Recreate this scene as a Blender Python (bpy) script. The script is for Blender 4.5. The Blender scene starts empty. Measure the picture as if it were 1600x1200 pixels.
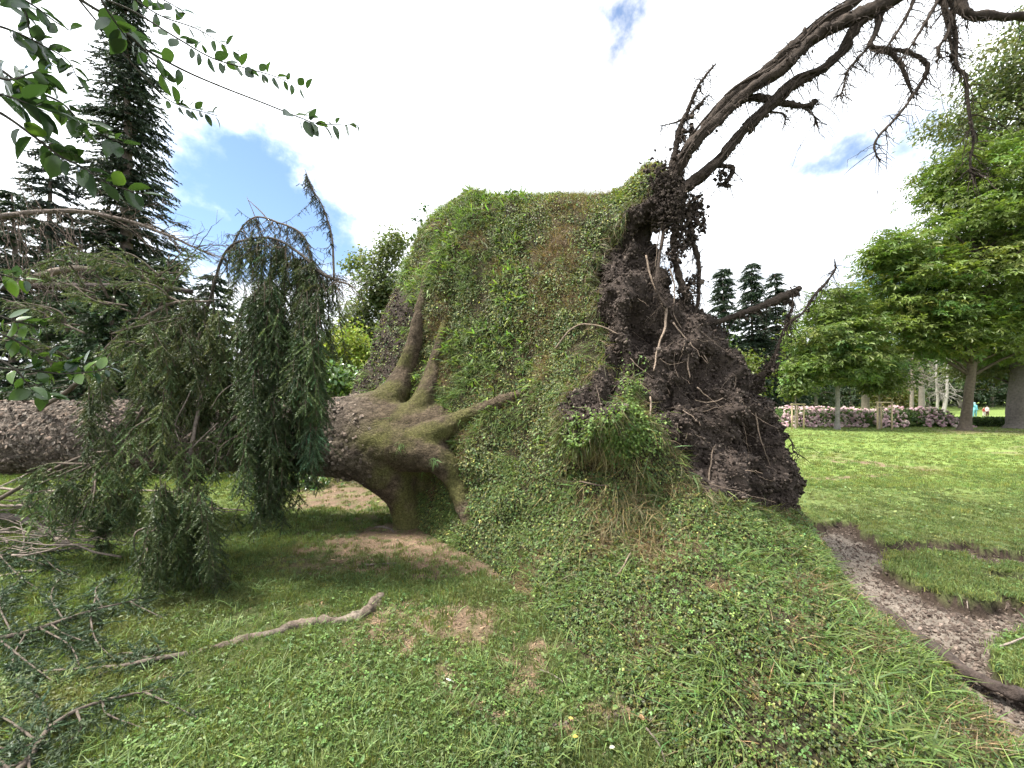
import bpy, math, random
import numpy as np
from mathutils import Vector, Matrix

rng = np.random.default_rng(7)
random.seed(7)
R = math.radians
SC = bpy.context.scene
COL = SC.collection

# ------------------------------------------------------------------ camera, sky, sun, exposure
CAM_H = 1.6          # eye height in metres
F = 600.0            # focal length in photograph pixels (1600 wide)
HOR = 625.0          # row of the horizon in the photograph
cam_d = bpy.data.cameras.new('camera')
cam = bpy.data.objects.new('camera', cam_d)
COL.objects.link(cam)
cam.location = (0, 0, CAM_H)
cam.rotation_euler = (R(90), 0, 0)
cam_d.sensor_width = 36.0
cam_d.lens = 36.0 * F / 1600.0
cam_d.shift_y = (HOR - 600.0) / 1600.0
cam_d.clip_start = 0.05
cam_d.clip_end = 2000
SC.camera = cam

SUN_EL, SUN_AZ = R(62), R(-95)      # azimuth clockwise from +Y
world = bpy.data.worlds.new('World')
SC.world = world
world.use_nodes = True
nt = world.node_tree
nt.nodes.clear()
def N(t, **kw):
    n = nt.nodes.new(t)
    for k, v in kw.items():
        setattr(n, k, v)
    return n
def L(a, b):
    nt.links.new(a, b)
out = N('ShaderNodeOutputWorld')
sky = N('ShaderNodeTexSky', sky_type='NISHITA', sun_disc=False, sun_elevation=SUN_EL, sun_rotation=SUN_AZ)
sky.air_density = 1.0; sky.dust_density = 0.1; sky.ozone_density = 1.6
bg_sky = N('ShaderNodeBackground'); bg_sky.inputs['Strength'].default_value = 0.07
L(sky.outputs['Color'], bg_sky.inputs['Color'])
bg_cl = N('ShaderNodeBackground')
bg_cl.inputs['Strength'].default_value = 0.72
tc = N('ShaderNodeTexCoord')
# cloud deck: direction projected on a plane overhead
sep = N('ShaderNodeSeparateXYZ'); L(tc.outputs['Generated'], sep.inputs[0])
zz = N('ShaderNodeMath', operation='MAXIMUM'); L(sep.outputs['Z'], zz.inputs[0]); zz.inputs[1].default_value = 0.0
za = N('ShaderNodeMath', operation='ADD'); L(zz.outputs[0], za.inputs[0]); za.inputs[1].default_value = 0.22
dv = N('ShaderNodeVectorMath', operation='DIVIDE'); L(tc.outputs['Generated'], dv.inputs[0])
cmb = N('ShaderNodeCombineXYZ')
for i in range(3): L(za.outputs[0], cmb.inputs[i])
L(cmb.outputs[0], dv.inputs[1])
nz = N('ShaderNodeTexNoise'); nz.inputs['Scale'].default_value = 1.7; nz.inputs['Detail'].default_value = 7; nz.inputs['Roughness'].default_value = 0.55
mp = N('ShaderNodeMapping'); mp.inputs['Location'].default_value = (3.1, 1.4, 0.3)
L(dv.outputs[0], mp.inputs['Vector']); L(mp.outputs[0], nz.inputs['Vector'])
# openings in the cloud: (pixel x, pixel y, radius, strength)
nz2 = N('ShaderNodeTexNoise'); nz2.inputs['Scale'].default_value = 7.0; nz2.inputs['Detail'].default_value = 6; nz2.inputs['Roughness'].default_value = 0.6
L(tc.outputs['Generated'], nz2.inputs['Vector'])
wob = N('ShaderNodeVectorMath', operation='SCALE'); L(nz2.outputs['Color'], wob.inputs[0]); wob.inputs['Scale'].default_value = 0.26
pos = N('ShaderNodeVectorMath', operation='ADD'); L(tc.outputs['Generated'], pos.inputs[0]); L(wob.outputs[0], pos.inputs[1])
openings = [(330, 270, 0.16, 0.80), (400, 305, 0.18, 0.95), (330, 340, 0.15, 0.75), (480, 340, 0.14, 0.80), (530, 385, 0.10, 0.62),
            (972, 40, 0.045, 0.50), (1290, 255, 0.09, 0.62), (1400, 215, 0.10, 0.66), (1470, 175, 0.10, 0.66), (1230, 320, 0.10, 0.50),
            (1390, 480, 0.10, 0.60), (1340, 390, 0.14, 0.46), (1100, 180, 0.10, 0.22), (1060, 420, 0.12, 0.24)]
acc = None
for (px, py, rad, st) in openings:
    d = np.array([(px - 800) / F, 1.0, (HOR - py) / F]); d /= np.linalg.norm(d)
    d = d + 0.13
    ds = N('ShaderNodeVectorMath', operation='DISTANCE'); L(pos.outputs[0], ds.inputs[0]); ds.inputs[1].default_value = tuple(d)
    mr = N('ShaderNodeMapRange', interpolation_type='SMOOTHSTEP'); L(ds.outputs['Value'], mr.inputs['Value'])
    mr.inputs['From Min'].default_value = 0.0; mr.inputs['From Max'].default_value = rad * 1.5
    mr.inputs['To Min'].default_value = st; mr.inputs['To Max'].default_value = 0.0
    if acc is None: acc = mr.outputs[0]
    else:
        ad = N('ShaderNodeMath', operation='MAXIMUM'); L(acc, ad.inputs[0]); L(mr.outputs[0], ad.inputs[1]); acc = ad.outputs[0]
base = N('ShaderNodeMapRange'); L(nz.outputs['Fac'], base.inputs['Value'])
base.inputs['From Min'].default_value = 0.2; base.inputs['From Max'].default_value = 0.8
base.inputs['To Min'].default_value = 0.55; base.inputs['To Max'].default_value = 1.25
sb = N('ShaderNodeMath', operation='SUBTRACT'); L(base.outputs[0], sb.inputs[0]); L(acc, sb.inputs[1])
dens = N('ShaderNodeMapRange', interpolation_type='SMOOTHSTEP'); L(sb.outputs[0], dens.inputs['Value'])
dens.inputs['From Min'].default_value = 0.22; dens.inputs['From Max'].default_value = 0.72
# cloud brightness varies a little with its own thickness
cb = N('ShaderNodeMapRange'); L(nz.outputs['Fac'], cb.inputs['Value'])
cb.inputs['From Min'].default_value = 0.3; cb.inputs['From Max'].default_value = 0.75
cb.inputs['To Min'].default_value = 0.29; cb.inputs['To Max'].default_value = 1.3
ccol = N('ShaderNodeVectorMath', operation='SCALE'); ccol.inputs[0].default_value = (0.95, 0.985, 1.03); L(cb.outputs[0], ccol.inputs['Scale'])
L(ccol.outputs[0], bg_cl.inputs['Color'])
mixw = N('ShaderNodeMixShader'); L(dens.outputs[0], mixw.inputs[0]); L(bg_sky.outputs[0], mixw.inputs[1]); L(bg_cl.outputs[0], mixw.inputs[2])
L(mixw.outputs[0], out.inputs['Surface'])

sun_d = bpy.data.lights.new('sun', 'SUN')
sun_d.energy = 3.4; sun_d.angle = R(12); sun_d.color = (1.0, 0.95, 0.86)
sun = bpy.data.objects.new('sun', sun_d); COL.objects.link(sun)
sdir = Vector((math.sin(SUN_AZ) * math.cos(SUN_EL), math.cos(SUN_AZ) * math.cos(SUN_EL), math.sin(SUN_EL)))
sun.rotation_euler = sdir.to_track_quat('Z', 'Y').to_euler()
sun.location = (0, 0, 40)

vs = SC.view_settings
vs.view_transform = 'Standard'; vs.look = 'None'; vs.gamma = 1.0; vs.use_curve_mapping = False
vs.exposure = 1.9
SC.cycles.max_bounces = 4; SC.cycles.diffuse_bounces = 2; SC.cycles.transmission_bounces = 3
SC.cycles.use_denoising = True
SC.cycles.use_adaptive_sampling = True; SC.cycles.adaptive_threshold = 0.03

# ------------------------------------------------------------------ numeric helpers
def P(px, py, d):
    """photograph pixel and depth -> world point"""
    px = np.asarray(px, float); py = np.asarray(py, float); d = np.asarray(d, float)
    return np.stack([(px - 800.0) / F * d, d + 0 * px, CAM_H + (HOR - py) / F * d], -1)
def pix(V):
    return 800.0 + F * V[..., 0] / V[..., 1], HOR - F * (V[..., 2] - CAM_H) / V[..., 1]
def GP(px, py, z=0.0):
    """pixel on the ground -> world point"""
    px = np.asarray(px, float); py = np.asarray(py, float)
    return P(px, py, (CAM_H - z) * F / (py - HOR))
def norm(v):
    return v / np.maximum(np.linalg.norm(v, axis=-1, keepdims=True), 1e-9)

def _hash(ix, iy, iz, s):
    s = int(s)
    h = (ix * 374761393 + iy * 668265263 + iz * 2147483647 + s * 144269504) & 0xFFFFFFFF
    h = ((h ^ (h >> 13)) * 1274126177) & 0xFFFFFFFF
    h = ((h ^ (h >> 16)) * 2246822519) & 0xFFFFFFFF
    return ((h ^ (h >> 15)) & 0xFFFFFF) / float(0xFFFFFF)
def noise(p, scale=1.0, seed=0):
    """value noise -1..1"""
    p = np.asarray(p, float) * scale + 1000.0
    i = np.floor(p).astype(np.int64); f = p - i
    f = f * f * f * (f * (f * 6 - 15) + 10)
    r = 0
    for dx in (0, 1):
        wx = f[..., 0] if dx else 1 - f[..., 0]
        for dy in (0, 1):
            wy = f[..., 1] if dy else 1 - f[..., 1]
            for dz in (0, 1):
                wz = f[..., 2] if dz else 1 - f[..., 2]
                r = r + wx * wy * wz * _hash(i[..., 0] + dx, i[..., 1] + dy, i[..., 2] + dz, seed)
    return r * 2 - 1
def fbm(p, scale=1.0, octaves=4, seed=0, gain=0.5):
    r = 0; a = 1.0; t = 0
    for k in range(octaves):
        r = r + a * noise(p, scale * 2.03 ** k, seed + k * 17); t += a; a *= gain
    return r / t
def worley(p, scale, seed=0):
    """distance to nearest and second nearest cell point, cell id"""
    p = np.asarray(p, float) * scale + 500.0
    i = np.floor(p).astype(np.int64)
    f1 = np.full(p.shape[:-1], 9.0); f2 = f1.copy(); idv = np.zeros_like(f1)
    for dx in (-1, 0, 1):
        for dy in (-1, 0, 1):
            for dz in (-1, 0, 1):
                c = i + np.array([dx, dy, dz])
                q = np.stack([c[..., k] + _hash(c[..., 0], c[..., 1], c[..., 2], seed + k) for k in range(3)], -1)
                d = np.linalg.norm(q - p, axis=-1)
                hid = _hash(c[..., 0], c[..., 1], c[..., 2], seed + 9)
                near = d < f1
                f2 = np.where(near, f1, np.minimum(f2, d))
                idv = np.where(near, hid, idv); f1 = np.where(near, d, f1)
    return f1, f2, idv
def inpoly(px, py, poly):
    poly = np.asarray(poly, float); ins = np.zeros(np.shape(px), bool)
    x1, y1 = poly[-1]
    for x2, y2 in poly:
        c = ((y1 > py) != (y2 > py))
        with np.errstate(divide='ignore', invalid='ignore'):
            xi = (x2 - x1) * (py - y1) / (y2 - y1 + 1e-12) + x1
        ins ^= c & (px < xi)
        x1, y1 = x2, y2
    return ins
def polydist(px, py, poly, closed=True):
    """distance and nearest point to polyline"""
    poly = np.asarray(poly, float)
    best = np.full(np.shape(px), 1e9); bx = np.zeros_like(best); by = np.zeros_like(best)
    n = len(poly)
    for k in range(n if closed else n - 1):
        a = poly[k]; b = poly[(k + 1) % n]; ab = b - a; l2 = max(ab @ ab, 1e-9)
        t = np.clip(((px - a[0]) * ab[0] + (py - a[1]) * ab[1]) / l2, 0, 1)
        qx = a[0] + t * ab[0]; qy = a[1] + t * ab[1]
        d = np.hypot(px - qx, py - qy); m = d < best
        best = np.where(m, d, best); bx = np.where(m, qx, bx); by = np.where(m, qy, by)
    return best, bx, by
def sstep(a, b, x):
    t = np.clip((x - a) / (b - a), 0, 1)
    return t * t * (3 - 2 * t)
def spline(pts, n):
    """Catmull-Rom through the rows of pts (any number of columns)"""
    pts = np.asarray(pts, float)
    if len(pts) == 2:
        t = np.linspace(0, 1, n)[:, None]
        return pts[0] * (1 - t) + pts[1] * t
    ext = np.vstack([2 * pts[0] - pts[1], pts, 2 * pts[-1] - pts[-2]])
    u = np.linspace(0, len(pts) - 1 - 1e-6, n); i = u.astype(int); t = (u - i)[:, None]
    p0, p1, p2, p3 = ext[i], ext[i + 1], ext[i + 2], ext[i + 3]
    return 0.5 * ((2 * p1) + (-p0 + p2) * t + (2 * p0 - 5 * p1 + 4 * p2 - p3) * t * t + (-p0 + 3 * p1 - 3 * p2 + p3) * t ** 3)
def tube(path, rad, sides=6, cap=True, rough=0.0, seed=0):
    """path (n,3), radius (n,) -> verts, quads"""
    path = np.asarray(path, float); n = len(path)
    rad = np.broadcast_to(np.asarray(rad, float), (n,))
    t = norm(np.gradient(path, axis=0))
    up = np.array([0.0, 0, 1]) if abs(t[0][2]) < 0.9 else np.array([1.0, 0, 0])
    a = norm(np.cross(t[0], up)); A = [a]
    for k in range(1, n):
        a = a - t[k] * (a @ t[k]); a = a / max(np.linalg.norm(a), 1e-9); A.append(a)
    A = np.array(A); B = np.cross(t, A)
    th = np.linspace(0, 2 * np.pi, sides, endpoint=False)
    rr = rad[:, None]
    V = path[:, None, :] + rr[..., None] * (np.cos(th)[None, :, None] * A[:, None, :] + np.sin(th)[None, :, None] * B[:, None, :])
    if rough > 0:
        c = norm(V - path[:, None, :])
        V = V + c * (rr * rough * fbm(V, 6.0 / max(float(rad.max()) * 6, 0.05), 3, seed))[..., None]
    V = V.reshape(-1, 3)
    i = np.arange(n - 1)[:, None] * sides; j = np.arange(sides)[None, :]; jn = (j + 1) % sides
    Fq = np.stack([i + j, i + jn, i + sides + jn, i + sides + j], -1).reshape(-1, 4)
    if cap:
        e = len(V); V = np.vstack([V, path[0], path[-1]])
        j = np.arange(sides); jn = (j + 1) % sides
        c1 = np.stack([jn, j, np.full(sides, e), np.full(sides, e)], -1)
        o = (n - 1) * sides
        c2 = np.stack([o + j, o + jn, np.full(sides, e + 1), np.full(sides, e + 1)], -1)
        Fq = np.vstack([Fq, c1, c2])
    return V, Fq

class Acc:
    """collects geometry (quads; a repeated last index means a triangle) for ONE mesh"""
    def __init__(s): s.V = []; s.F = []; s.C = []; s.n = 0
    def add(s, V, Fc, C=None):
        V = np.asarray(V, float); Fc = np.asarray(Fc)
        if len(V) == 0: return
        if Fc.shape[1] == 3: Fc = np.hstack([Fc, Fc[:, 2:3]])
        s.V.append(V); s.F.append(Fc + s.n); s.n += len(V)
        C = np.array([1, 1, 1.0]) if C is None else np.asarray(C, float)
        s.C.append(np.broadcast_to(C, (len(V), 3)))
    def build(s, name, mat, parent=None, smooth=False, weld=False):
        return mk(name, np.vstack(s.V), np.vstack(s.F), mat, parent, np.vstack(s.C), smooth)

def mesh_data(name, V, Fc, C=None, smooth=False):
    V = np.asarray(V, np.float32); Fc = np.asarray(Fc, np.int32)
    if Fc.shape[1] == 3: Fc = np.hstack([Fc, Fc[:, 2:3]])
    tri = Fc[:, 2] == Fc[:, 3]
    cnt = np.where(tri, 3, 4)
    keep = np.ones(Fc.shape, bool); keep[tri, 3] = False
    loops = Fc[keep]
    me = bpy.data.meshes.new(name)
    me.vertices.add(len(V)); me.vertices.foreach_set('co', V.ravel())
    me.loops.add(len(loops)); me.loops.foreach_set('vertex_index', loops.astype(np.int32))
    me.polygons.add(len(Fc))
    me.polygons.foreach_set('loop_start', np.concatenate([[0], np.cumsum(cnt)[:-1]]).astype(np.int32))
    if smooth: me.polygons.foreach_set('use_smooth', np.ones(len(Fc), bool))
    else: me.polygons.foreach_set('use_smooth', np.zeros(len(Fc), bool))
    me.update(calc_edges=True)
    if C is not None:
        at = me.color_attributes.new('Col', 'FLOAT_COLOR', 'POINT')
        C4 = np.ones((len(V), 4), np.float32); C4[:, :3] = C
        at.data.foreach_set('color', C4.ravel())
    return me
def mk(name, V, Fc, mat, parent=None, C=None, smooth=False):
    me = mesh_data(name, V, Fc, C, smooth)
    me.materials.append(mat)
    ob = bpy.data.objects.new(name, me); COL.objects.link(ob)
    if parent is not None: adopt(ob, parent)
    return ob
def adopt(ob, parent):
    ob.parent = parent
    # meshes are written in world coordinates: a top-level Empty is the only moved parent
    if parent.parent is None and parent.type == 'EMPTY':
        ob.matrix_parent_inverse = Matrix.Translation(-parent.location)
def tag(o, label, cat, group=None, kind=None):
    o['label'] = label; o['category'] = cat
    if group: o['group'] = group
    if kind: o['kind'] = kind
    return o
def thing(name, label, cat, loc, group=None):
    o = bpy.data.objects.new(name, None); COL.objects.link(o)
    o.location = tuple(float(c) for c in loc); o.empty_display_size = 0.2
    return tag(o, label, cat, group)
def eval_mesh(V, Fc, mods):
    """run modifiers over a temporary mesh, return verts and quads"""
    me = mesh_data('temp', V, Fc); ob = bpy.data.objects.new('temp', me); COL.objects.link(ob)
    for typ, kw in mods:
        m = ob.modifiers.new(typ, typ)
        for k, v in kw.items(): setattr(m, k, v)
    dg = bpy.context.evaluated_depsgraph_get()
    ev = ob.evaluated_get(dg); m2 = ev.to_mesh()
    Vn = np.empty(len(m2.vertices) * 3, np.float32); m2.vertices.foreach_get('co', Vn)
    Fn = [list(p.vertices) for p in m2.polygons]
    Fn = np.array([f if len(f) == 4 else [f[0], f[1], f[2], f[2]] for f in Fn], np.int32)
    ev.to_mesh_clear(); bpy.data.objects.remove(ob); bpy.data.meshes.remove(me)
    return Vn.reshape(-1, 3).astype(float), Fn
def vnormals(V, Fc):
    n = np.cross(V[Fc[:, 2]] - V[Fc[:, 0]], V[Fc[:, 3]] - V[Fc[:, 1]])
    tri = Fc[:, 2] == Fc[:, 3]
    if tri.any():
        n[tri] = np.cross(V[Fc[tri, 1]] - V[Fc[tri, 0]], V[Fc[tri, 2]] - V[Fc[tri, 0]])
    vn = np.zeros_like(V)
    for k in range(4): np.add.at(vn, Fc[:, k], n)
    return norm(vn)

_protos = {}
def inst_build(name, key, templates, batches, mat, parent=None):
    """uncountable small pieces as geometry-node instances: batches of (position, along, normal, size, colour)"""
    pos = np.vstack([b[0] for b in batches]); al = norm(np.vstack([b[1] for b in batches])); nm = np.vstack([b[2] for b in batches])
    sz = np.concatenate([b[3] for b in batches]); col = np.vstack([b[4] for b in batches]); n = len(pos)
    x = norm(np.cross(al, nm)); nz_ = np.cross(x, al)
    eul = np.stack([np.arctan2(al[:, 2], nz_[:, 2]), -np.arcsin(np.clip(x[:, 2], -1, 1)), np.arctan2(x[:, 1], x[:, 0])], -1)
    if (key, mat.name) not in _protos:
        c = bpy.data.collections.new(key)
        for k, (tv, tf) in enumerate(templates):
            me = mesh_data(key, tv, tf); me.materials.append(mat); c.objects.link(bpy.data.objects.new(key, me))
        g = bpy.data.node_groups.new(key, 'GeometryNodeTree')
        g.interface.new_socket('Geometry', in_out='INPUT', socket_type='NodeSocketGeometry'); g.interface.new_socket('Geometry', in_out='OUTPUT', socket_type='NodeSocketGeometry')
        gi = g.nodes.new('NodeGroupInput'); go = g.nodes.new('NodeGroupOutput'); ip = g.nodes.new('GeometryNodeInstanceOnPoints'); ci = g.nodes.new('GeometryNodeCollectionInfo')
        ci.inputs['Collection'].default_value = c; ci.inputs['Separate Children'].default_value = True; ci.inputs['Reset Children'].default_value = True
        def na(nm_, typ):
            a = g.nodes.new('GeometryNodeInputNamedAttribute'); a.data_type = typ; a.inputs['Name'].default_value = nm_; return a.outputs['Attribute']
        er = g.nodes.new('FunctionNodeEulerToRotation'); g.links.new(na('rot', 'FLOAT_VECTOR'), er.inputs[0])
        ip.inputs['Pick Instance'].default_value = True
        g.links.new(gi.outputs[0], ip.inputs['Points']); g.links.new(ci.outputs[0], ip.inputs['Instance']); g.links.new(na('pick', 'INT'), ip.inputs['Instance Index'])
        g.links.new(er.outputs[0], ip.inputs['Rotation']); g.links.new(na('scl', 'FLOAT'), ip.inputs['Scale']); g.links.new(ip.outputs[0], go.inputs[0])
        _protos[(key, mat.name)] = g
    me = bpy.data.meshes.new(name); me.vertices.add(n); me.vertices.foreach_set('co', pos.astype(np.float32).ravel())
    me.attributes.new('rot', 'FLOAT_VECTOR', 'POINT').data.foreach_set('vector', eul.astype(np.float32).ravel())
    me.attributes.new('scl', 'FLOAT', 'POINT').data.foreach_set('value', sz.astype(np.float32))
    me.attributes.new('pick', 'INT', 'POINT').data.foreach_set('value', rng.integers(0, len(templates), n).astype(np.int32))
    c4 = np.ones((n, 4), np.float32); c4[:, :3] = col
    me.attributes.new('icol', 'FLOAT_COLOR', 'POINT').data.foreach_set('color', c4.ravel())
    me.materials.append(mat)
    ob = bpy.data.objects.new(name, me); COL.objects.link(ob)
    if parent is not None: adopt(ob, parent)
    md = ob.modifiers.new('pieces', 'NODES'); md.node_group = _protos[(key, mat.name)]
    ob['kind'] = 'stuff'
    return ob
class Inst:
    def __init__(s): s.b = []
    def add(s, pos, along, normal, size, col): s.b.append((pos, along, normal, size, col))
# leaf templates: x across, y along, z up
def leaf_rhomb(w=0.5, bend=0.15):
    return (np.array([[0, 0, 0], [w / 2, 0.45, bend * .4], [0, 1, -bend], [-w / 2, 0.45, bend * .4]]), np.array([[0, 1, 2, 3]]))
def leaf_oval(w=0.55, fold=0.10, bend=0.18):
    y = [0, .12, .35, .62, .86, 1.0]; hw = [0, .28, .5, .47, .24, 0]
    V = []; Fq = []
    for k in range(6): V.append([0, y[k], -bend * y[k] ** 2])
    for s in (1, -1):
        for k in range(1, 5): V.append([s * hw[k] * w, y[k], fold * hw[k] - bend * y[k] ** 2])
    for s in (0, 1):
        o = 6 + 4 * s
        q = [[0, 1, o, o], [1, 2, o + 1, o], [2, 3, o + 2, o + 1], [3, 4, o + 3, o + 2], [4, 5, o + 3, o + 3]]
        if s == 0: q = [[a, d, c, b] if c != d else [a, d, b, b] for a, b, c, d in q]
        Fq += q
    return np.array(V), np.array(Fq)
def leaf_palm(lobes=5, spread=110):
    V = [[0, 0, 0]]; Fq = []
    for k in range(lobes):
        a = R(-spread + 2 * spread * k / (lobes - 1)); l = 1.0 - 0.42 * abs(k - (lobes - 1) / 2) / ((lobes - 1) / 2)
        d = np.array([math.sin(a), math.cos(a)]); q = np.array([d[1], -d[0]])
        m = d * l * .6
        o = len(V)
        V += [[*(m + q * .17 * l), 0.03], [*(d * l), -0.16 * l], [*(m - q * .17 * l), 0.03]]
        Fq.append([0, o, o + 1, o + 2])
    return np.array(V), np.array(Fq)
def leaf_clover():
    V = [[0, 0, 0]]; Fq = []
    for k in range(3):
        a = R(120 * k); d = np.array([math.sin(a), math.cos(a)]); q = np.array([d[1], -d[0]])
        o = len(V)
        V += [[*(d * .55 + q * .33), .06], [*(d * .95), 0.0], [*(d * .55 - q * .33), .06]]
        Fq.append([0, o, o + 1, o + 2])
    return np.array(V), np.array(Fq)
def leaf_blade(w=0.06, bend=0.5):
    V = [[-w / 2, 0, 0], [w / 2, 0, 0], [-w * .42, .5, -bend * .22], [w * .42, .5, -bend * .22], [0, 1, -bend]]
    return np.array(V), np.array([[0, 1, 3, 2], [2, 3, 4, 4]])

def scatter(acc, tmpl, pos, along, normal, size, col, jitter=0.0):
    """one leaf per position into an Acc"""
    tv, tf = tmpl; n = len(pos)
    if n == 0: return
    along = norm(along); x = norm(np.cross(along, normal)); nz_ = np.cross(x, along)
    size = np.broadcast_to(np.asarray(size, float).reshape(-1, 1) if np.ndim(size) == 1 else size, (n, 1)) if np.ndim(size) < 2 else size
    V = pos[:, None, :] + size[:, :, None] * (tv[None, :, 0:1] * x[:, None, :] + tv[None, :, 1:2] * along[:, None, :] + tv[None, :, 2:3] * nz_[:, None, :])
    k = len(tv)
    Fc = (np.arange(n)[:, None, None] * k + tf[None]).reshape(-1, 4)
    col = np.broadcast_to(np.asarray(col, float), (n, 3))
    acc.add(V.reshape(-1, 3), Fc, np.repeat(col, k, axis=0))
def rdir(n):
    return norm(rng.normal(size=(n, 3)))
def tint(base, n, dv=0.25, dh=0.12):
    """per-leaf colour variation around base"""
    b = np.asarray(base, float)
    v = np.exp(rng.normal(0, dv, (n, 1))); h = rng.normal(0, dh, (n, 1))
    c = b[None] * v * np.hstack([1 + h, np.ones((n, 1)), 1 - h * .5])
    return np.clip(c, 0.002, 0.9)
def scatter_on(V, Fc, weight, count):
    """random points on faces with per-vertex weight; returns points, normals"""
    tri = np.vstack([Fc[:, [0, 1, 2]], Fc[:, [0, 2, 3]]])
    tri = tri[(tri[:, 1] != tri[:, 2])]
    a, b, c = V[tri[:, 0]], V[tri[:, 1]], V[tri[:, 2]]
    nn = np.cross(b - a, c - a); ar = np.linalg.norm(nn, axis=1) * .5
    w = ar * weight[tri].mean(1); w = w / w.sum()
    k = rng.choice(len(tri), count, p=w)
    u = rng.random((count, 2)); s = np.sqrt(u[:, :1]); t = u[:, 1:]
    p = a[k] * (1 - s) + b[k] * s * (1 - t) + c[k] * s * t
    return p, norm(nn[k])

# ------------------------------------------------------------------ materials
def material(name, rough=0.8, spec=0.3, transl=0.0, bump=0.0, bscale=20.0, detail=0.0, dscale=30.0, vor=0.0, vscale=15.0, vstretch=(1, 1, 1), base=None, inst=False):
    m = bpy.data.materials.new(name); m.use_nodes = True
    t = m.node_tree; t.nodes.clear()
    o = t.nodes.new('ShaderNodeOutputMaterial'); pr = t.nodes.new('ShaderNodeBsdfPrincipled')
    pr.inputs['Roughness'].default_value = rough; pr.inputs['Specular IOR Level'].default_value = spec
    if base is None:
        at = t.nodes.new('ShaderNodeAttribute'); at.attribute_name = 'icol' if inst else 'Col'; at.attribute_type = 'INSTANCER' if inst else 'GEOMETRY'; csock = at.outputs['Color']
    else:
        rg = t.nodes.new('ShaderNodeRGB'); rg.outputs[0].default_value = (*base, 1); csock = rg.outputs[0]
    geo = t.nodes.new('ShaderNodeTexCoord')
    if detail > 0:
        n1 = t.nodes.new('ShaderNodeTexNoise'); n1.inputs['Scale'].default_value = dscale; n1.inputs['Detail'].default_value = 6; n1.inputs['Roughness'].default_value = .65
        t.links.new(geo.outputs['Object'], n1.inputs['Vector'])
        mr = t.nodes.new('ShaderNodeMapRange'); mr.inputs['From Min'].default_value = .3; mr.inputs['From Max'].default_value = .7
        mr.inputs['To Min'].default_value = 1 - detail; mr.inputs['To Max'].default_value = 1 + detail
        t.links.new(n1.outputs['Fac'], mr.inputs['Value'])
        sc = t.nodes.new('ShaderNodeVectorMath'); sc.operation = 'SCALE'
        t.links.new(csock, sc.inputs[0]); t.links.new(mr.outputs[0], sc.inputs['Scale']); csock = sc.outputs[0]
    t.links.new(csock, pr.inputs['Base Color'])
    h = None
    if bump > 0:
        n2 = t.nodes.new('ShaderNodeTexNoise'); n2.inputs['Scale'].default_value = bscale; n2.inputs['Detail'].default_value = 8; n2.inputs['Roughness'].default_value = .7
        t.links.new(geo.outputs['Object'], n2.inputs['Vector']); h = n2.outputs['Fac']
    if vor > 0:
        mp_ = t.nodes.new('ShaderNodeMapping'); mp_.inputs['Scale'].default_value = vstretch
        t.links.new(geo.outputs['Object'], mp_.inputs['Vector'])
        vo = t.nodes.new('ShaderNodeTexVoronoi'); vo.feature = 'DISTANCE_TO_EDGE'; vo.inputs['Scale'].default_value = vscale
        t.links.new(mp_.outputs[0], vo.inputs['Vector'])
        mm = t.nodes.new('ShaderNodeMath'); mm.operation = 'MINIMUM'; t.links.new(vo.outputs['Distance'], mm.inputs[0]); mm.inputs[1].default_value = .12
        mu = t.nodes.new('ShaderNodeMath'); mu.operation = 'MULTIPLY'; t.links.new(mm.outputs[0], mu.inputs[0]); mu.inputs[1].default_value = vor * 8
        if h is not None:
            ad = t.nodes.new('ShaderNodeMath'); ad.operation = 'ADD'; t.links.new(h, ad.inputs[0]); t.links.new(mu.outputs[0], ad.inputs[1]); h = ad.outputs[0]
        else: h = mu.outputs[0]
    if h is not None:
        bp = t.nodes.new('ShaderNodeBump'); bp.inputs['Strength'].default_value = max(bump, 0.3); bp.inputs['Distance'].default_value = 0.03
        t.links.new(h, bp.inputs['Height']); t.links.new(bp.outputs[0], pr.inputs['Normal'])
    if transl > 0:
        tr = t.nodes.new('ShaderNodeBsdfTranslucent')
        hs = t.nodes.new('ShaderNodeVectorMath'); hs.operation = 'MULTIPLY'; hs.inputs[1].default_value = (1.25, 1.35, 0.6)
        t.links.new(csock, hs.inputs[0]); t.links.new(hs.outputs[0], tr.inputs['Color'])
        mx = t.nodes.new('ShaderNodeMixShader'); mx.inputs[0].default_value = transl
        t.links.new(pr.outputs[0], mx.inputs[1]); t.links.new(tr.outputs[0], mx.inputs[2]); t.links.new(mx.outputs[0], o.inputs['Surface'])
    else:
        t.links.new(pr.outputs[0], o.inputs['Surface'])
    return m
M_ground = material('turf_soil', .95, .15, bump=.7, bscale=45, detail=.45, dscale=38)
M_grass = material('grass_blades', .55, .35, transl=.35)
M_leaf = material('broad_leaves', .5, .4, transl=.35)
M_gloss = material('glossy_leaves', .22, .6, transl=.28)
M_needle = material('needles', .5, .35, transl=.15, inst=True)
M_tuft = material('lawn_tufts', .55, .35, transl=.35, inst=True)
M_soil = material('torn_soil', .95, .2, bump=.8, bscale=30, detail=.4, dscale=25)
M_bark = material('spruce_bark', .92, .15, bump=.9, bscale=55, detail=.6, dscale=48, vor=.30, vscale=30, vstretch=(.7, 1, 1))
M_bark2 = material('tree_bark', .9, .2, bump=.6, bscale=14, detail=.35, dscale=9)
M_root = material('root_bark', .9, .2, bump=.6, bscale=60, detail=.45, dscale=40)
M_wood = material('planed_wood', .7, .3, detail=.15, dscale=20)
M_petal = material('petals', .7, .2, transl=.2)
M_cloth = material('cloth', .85, .2)

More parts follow.
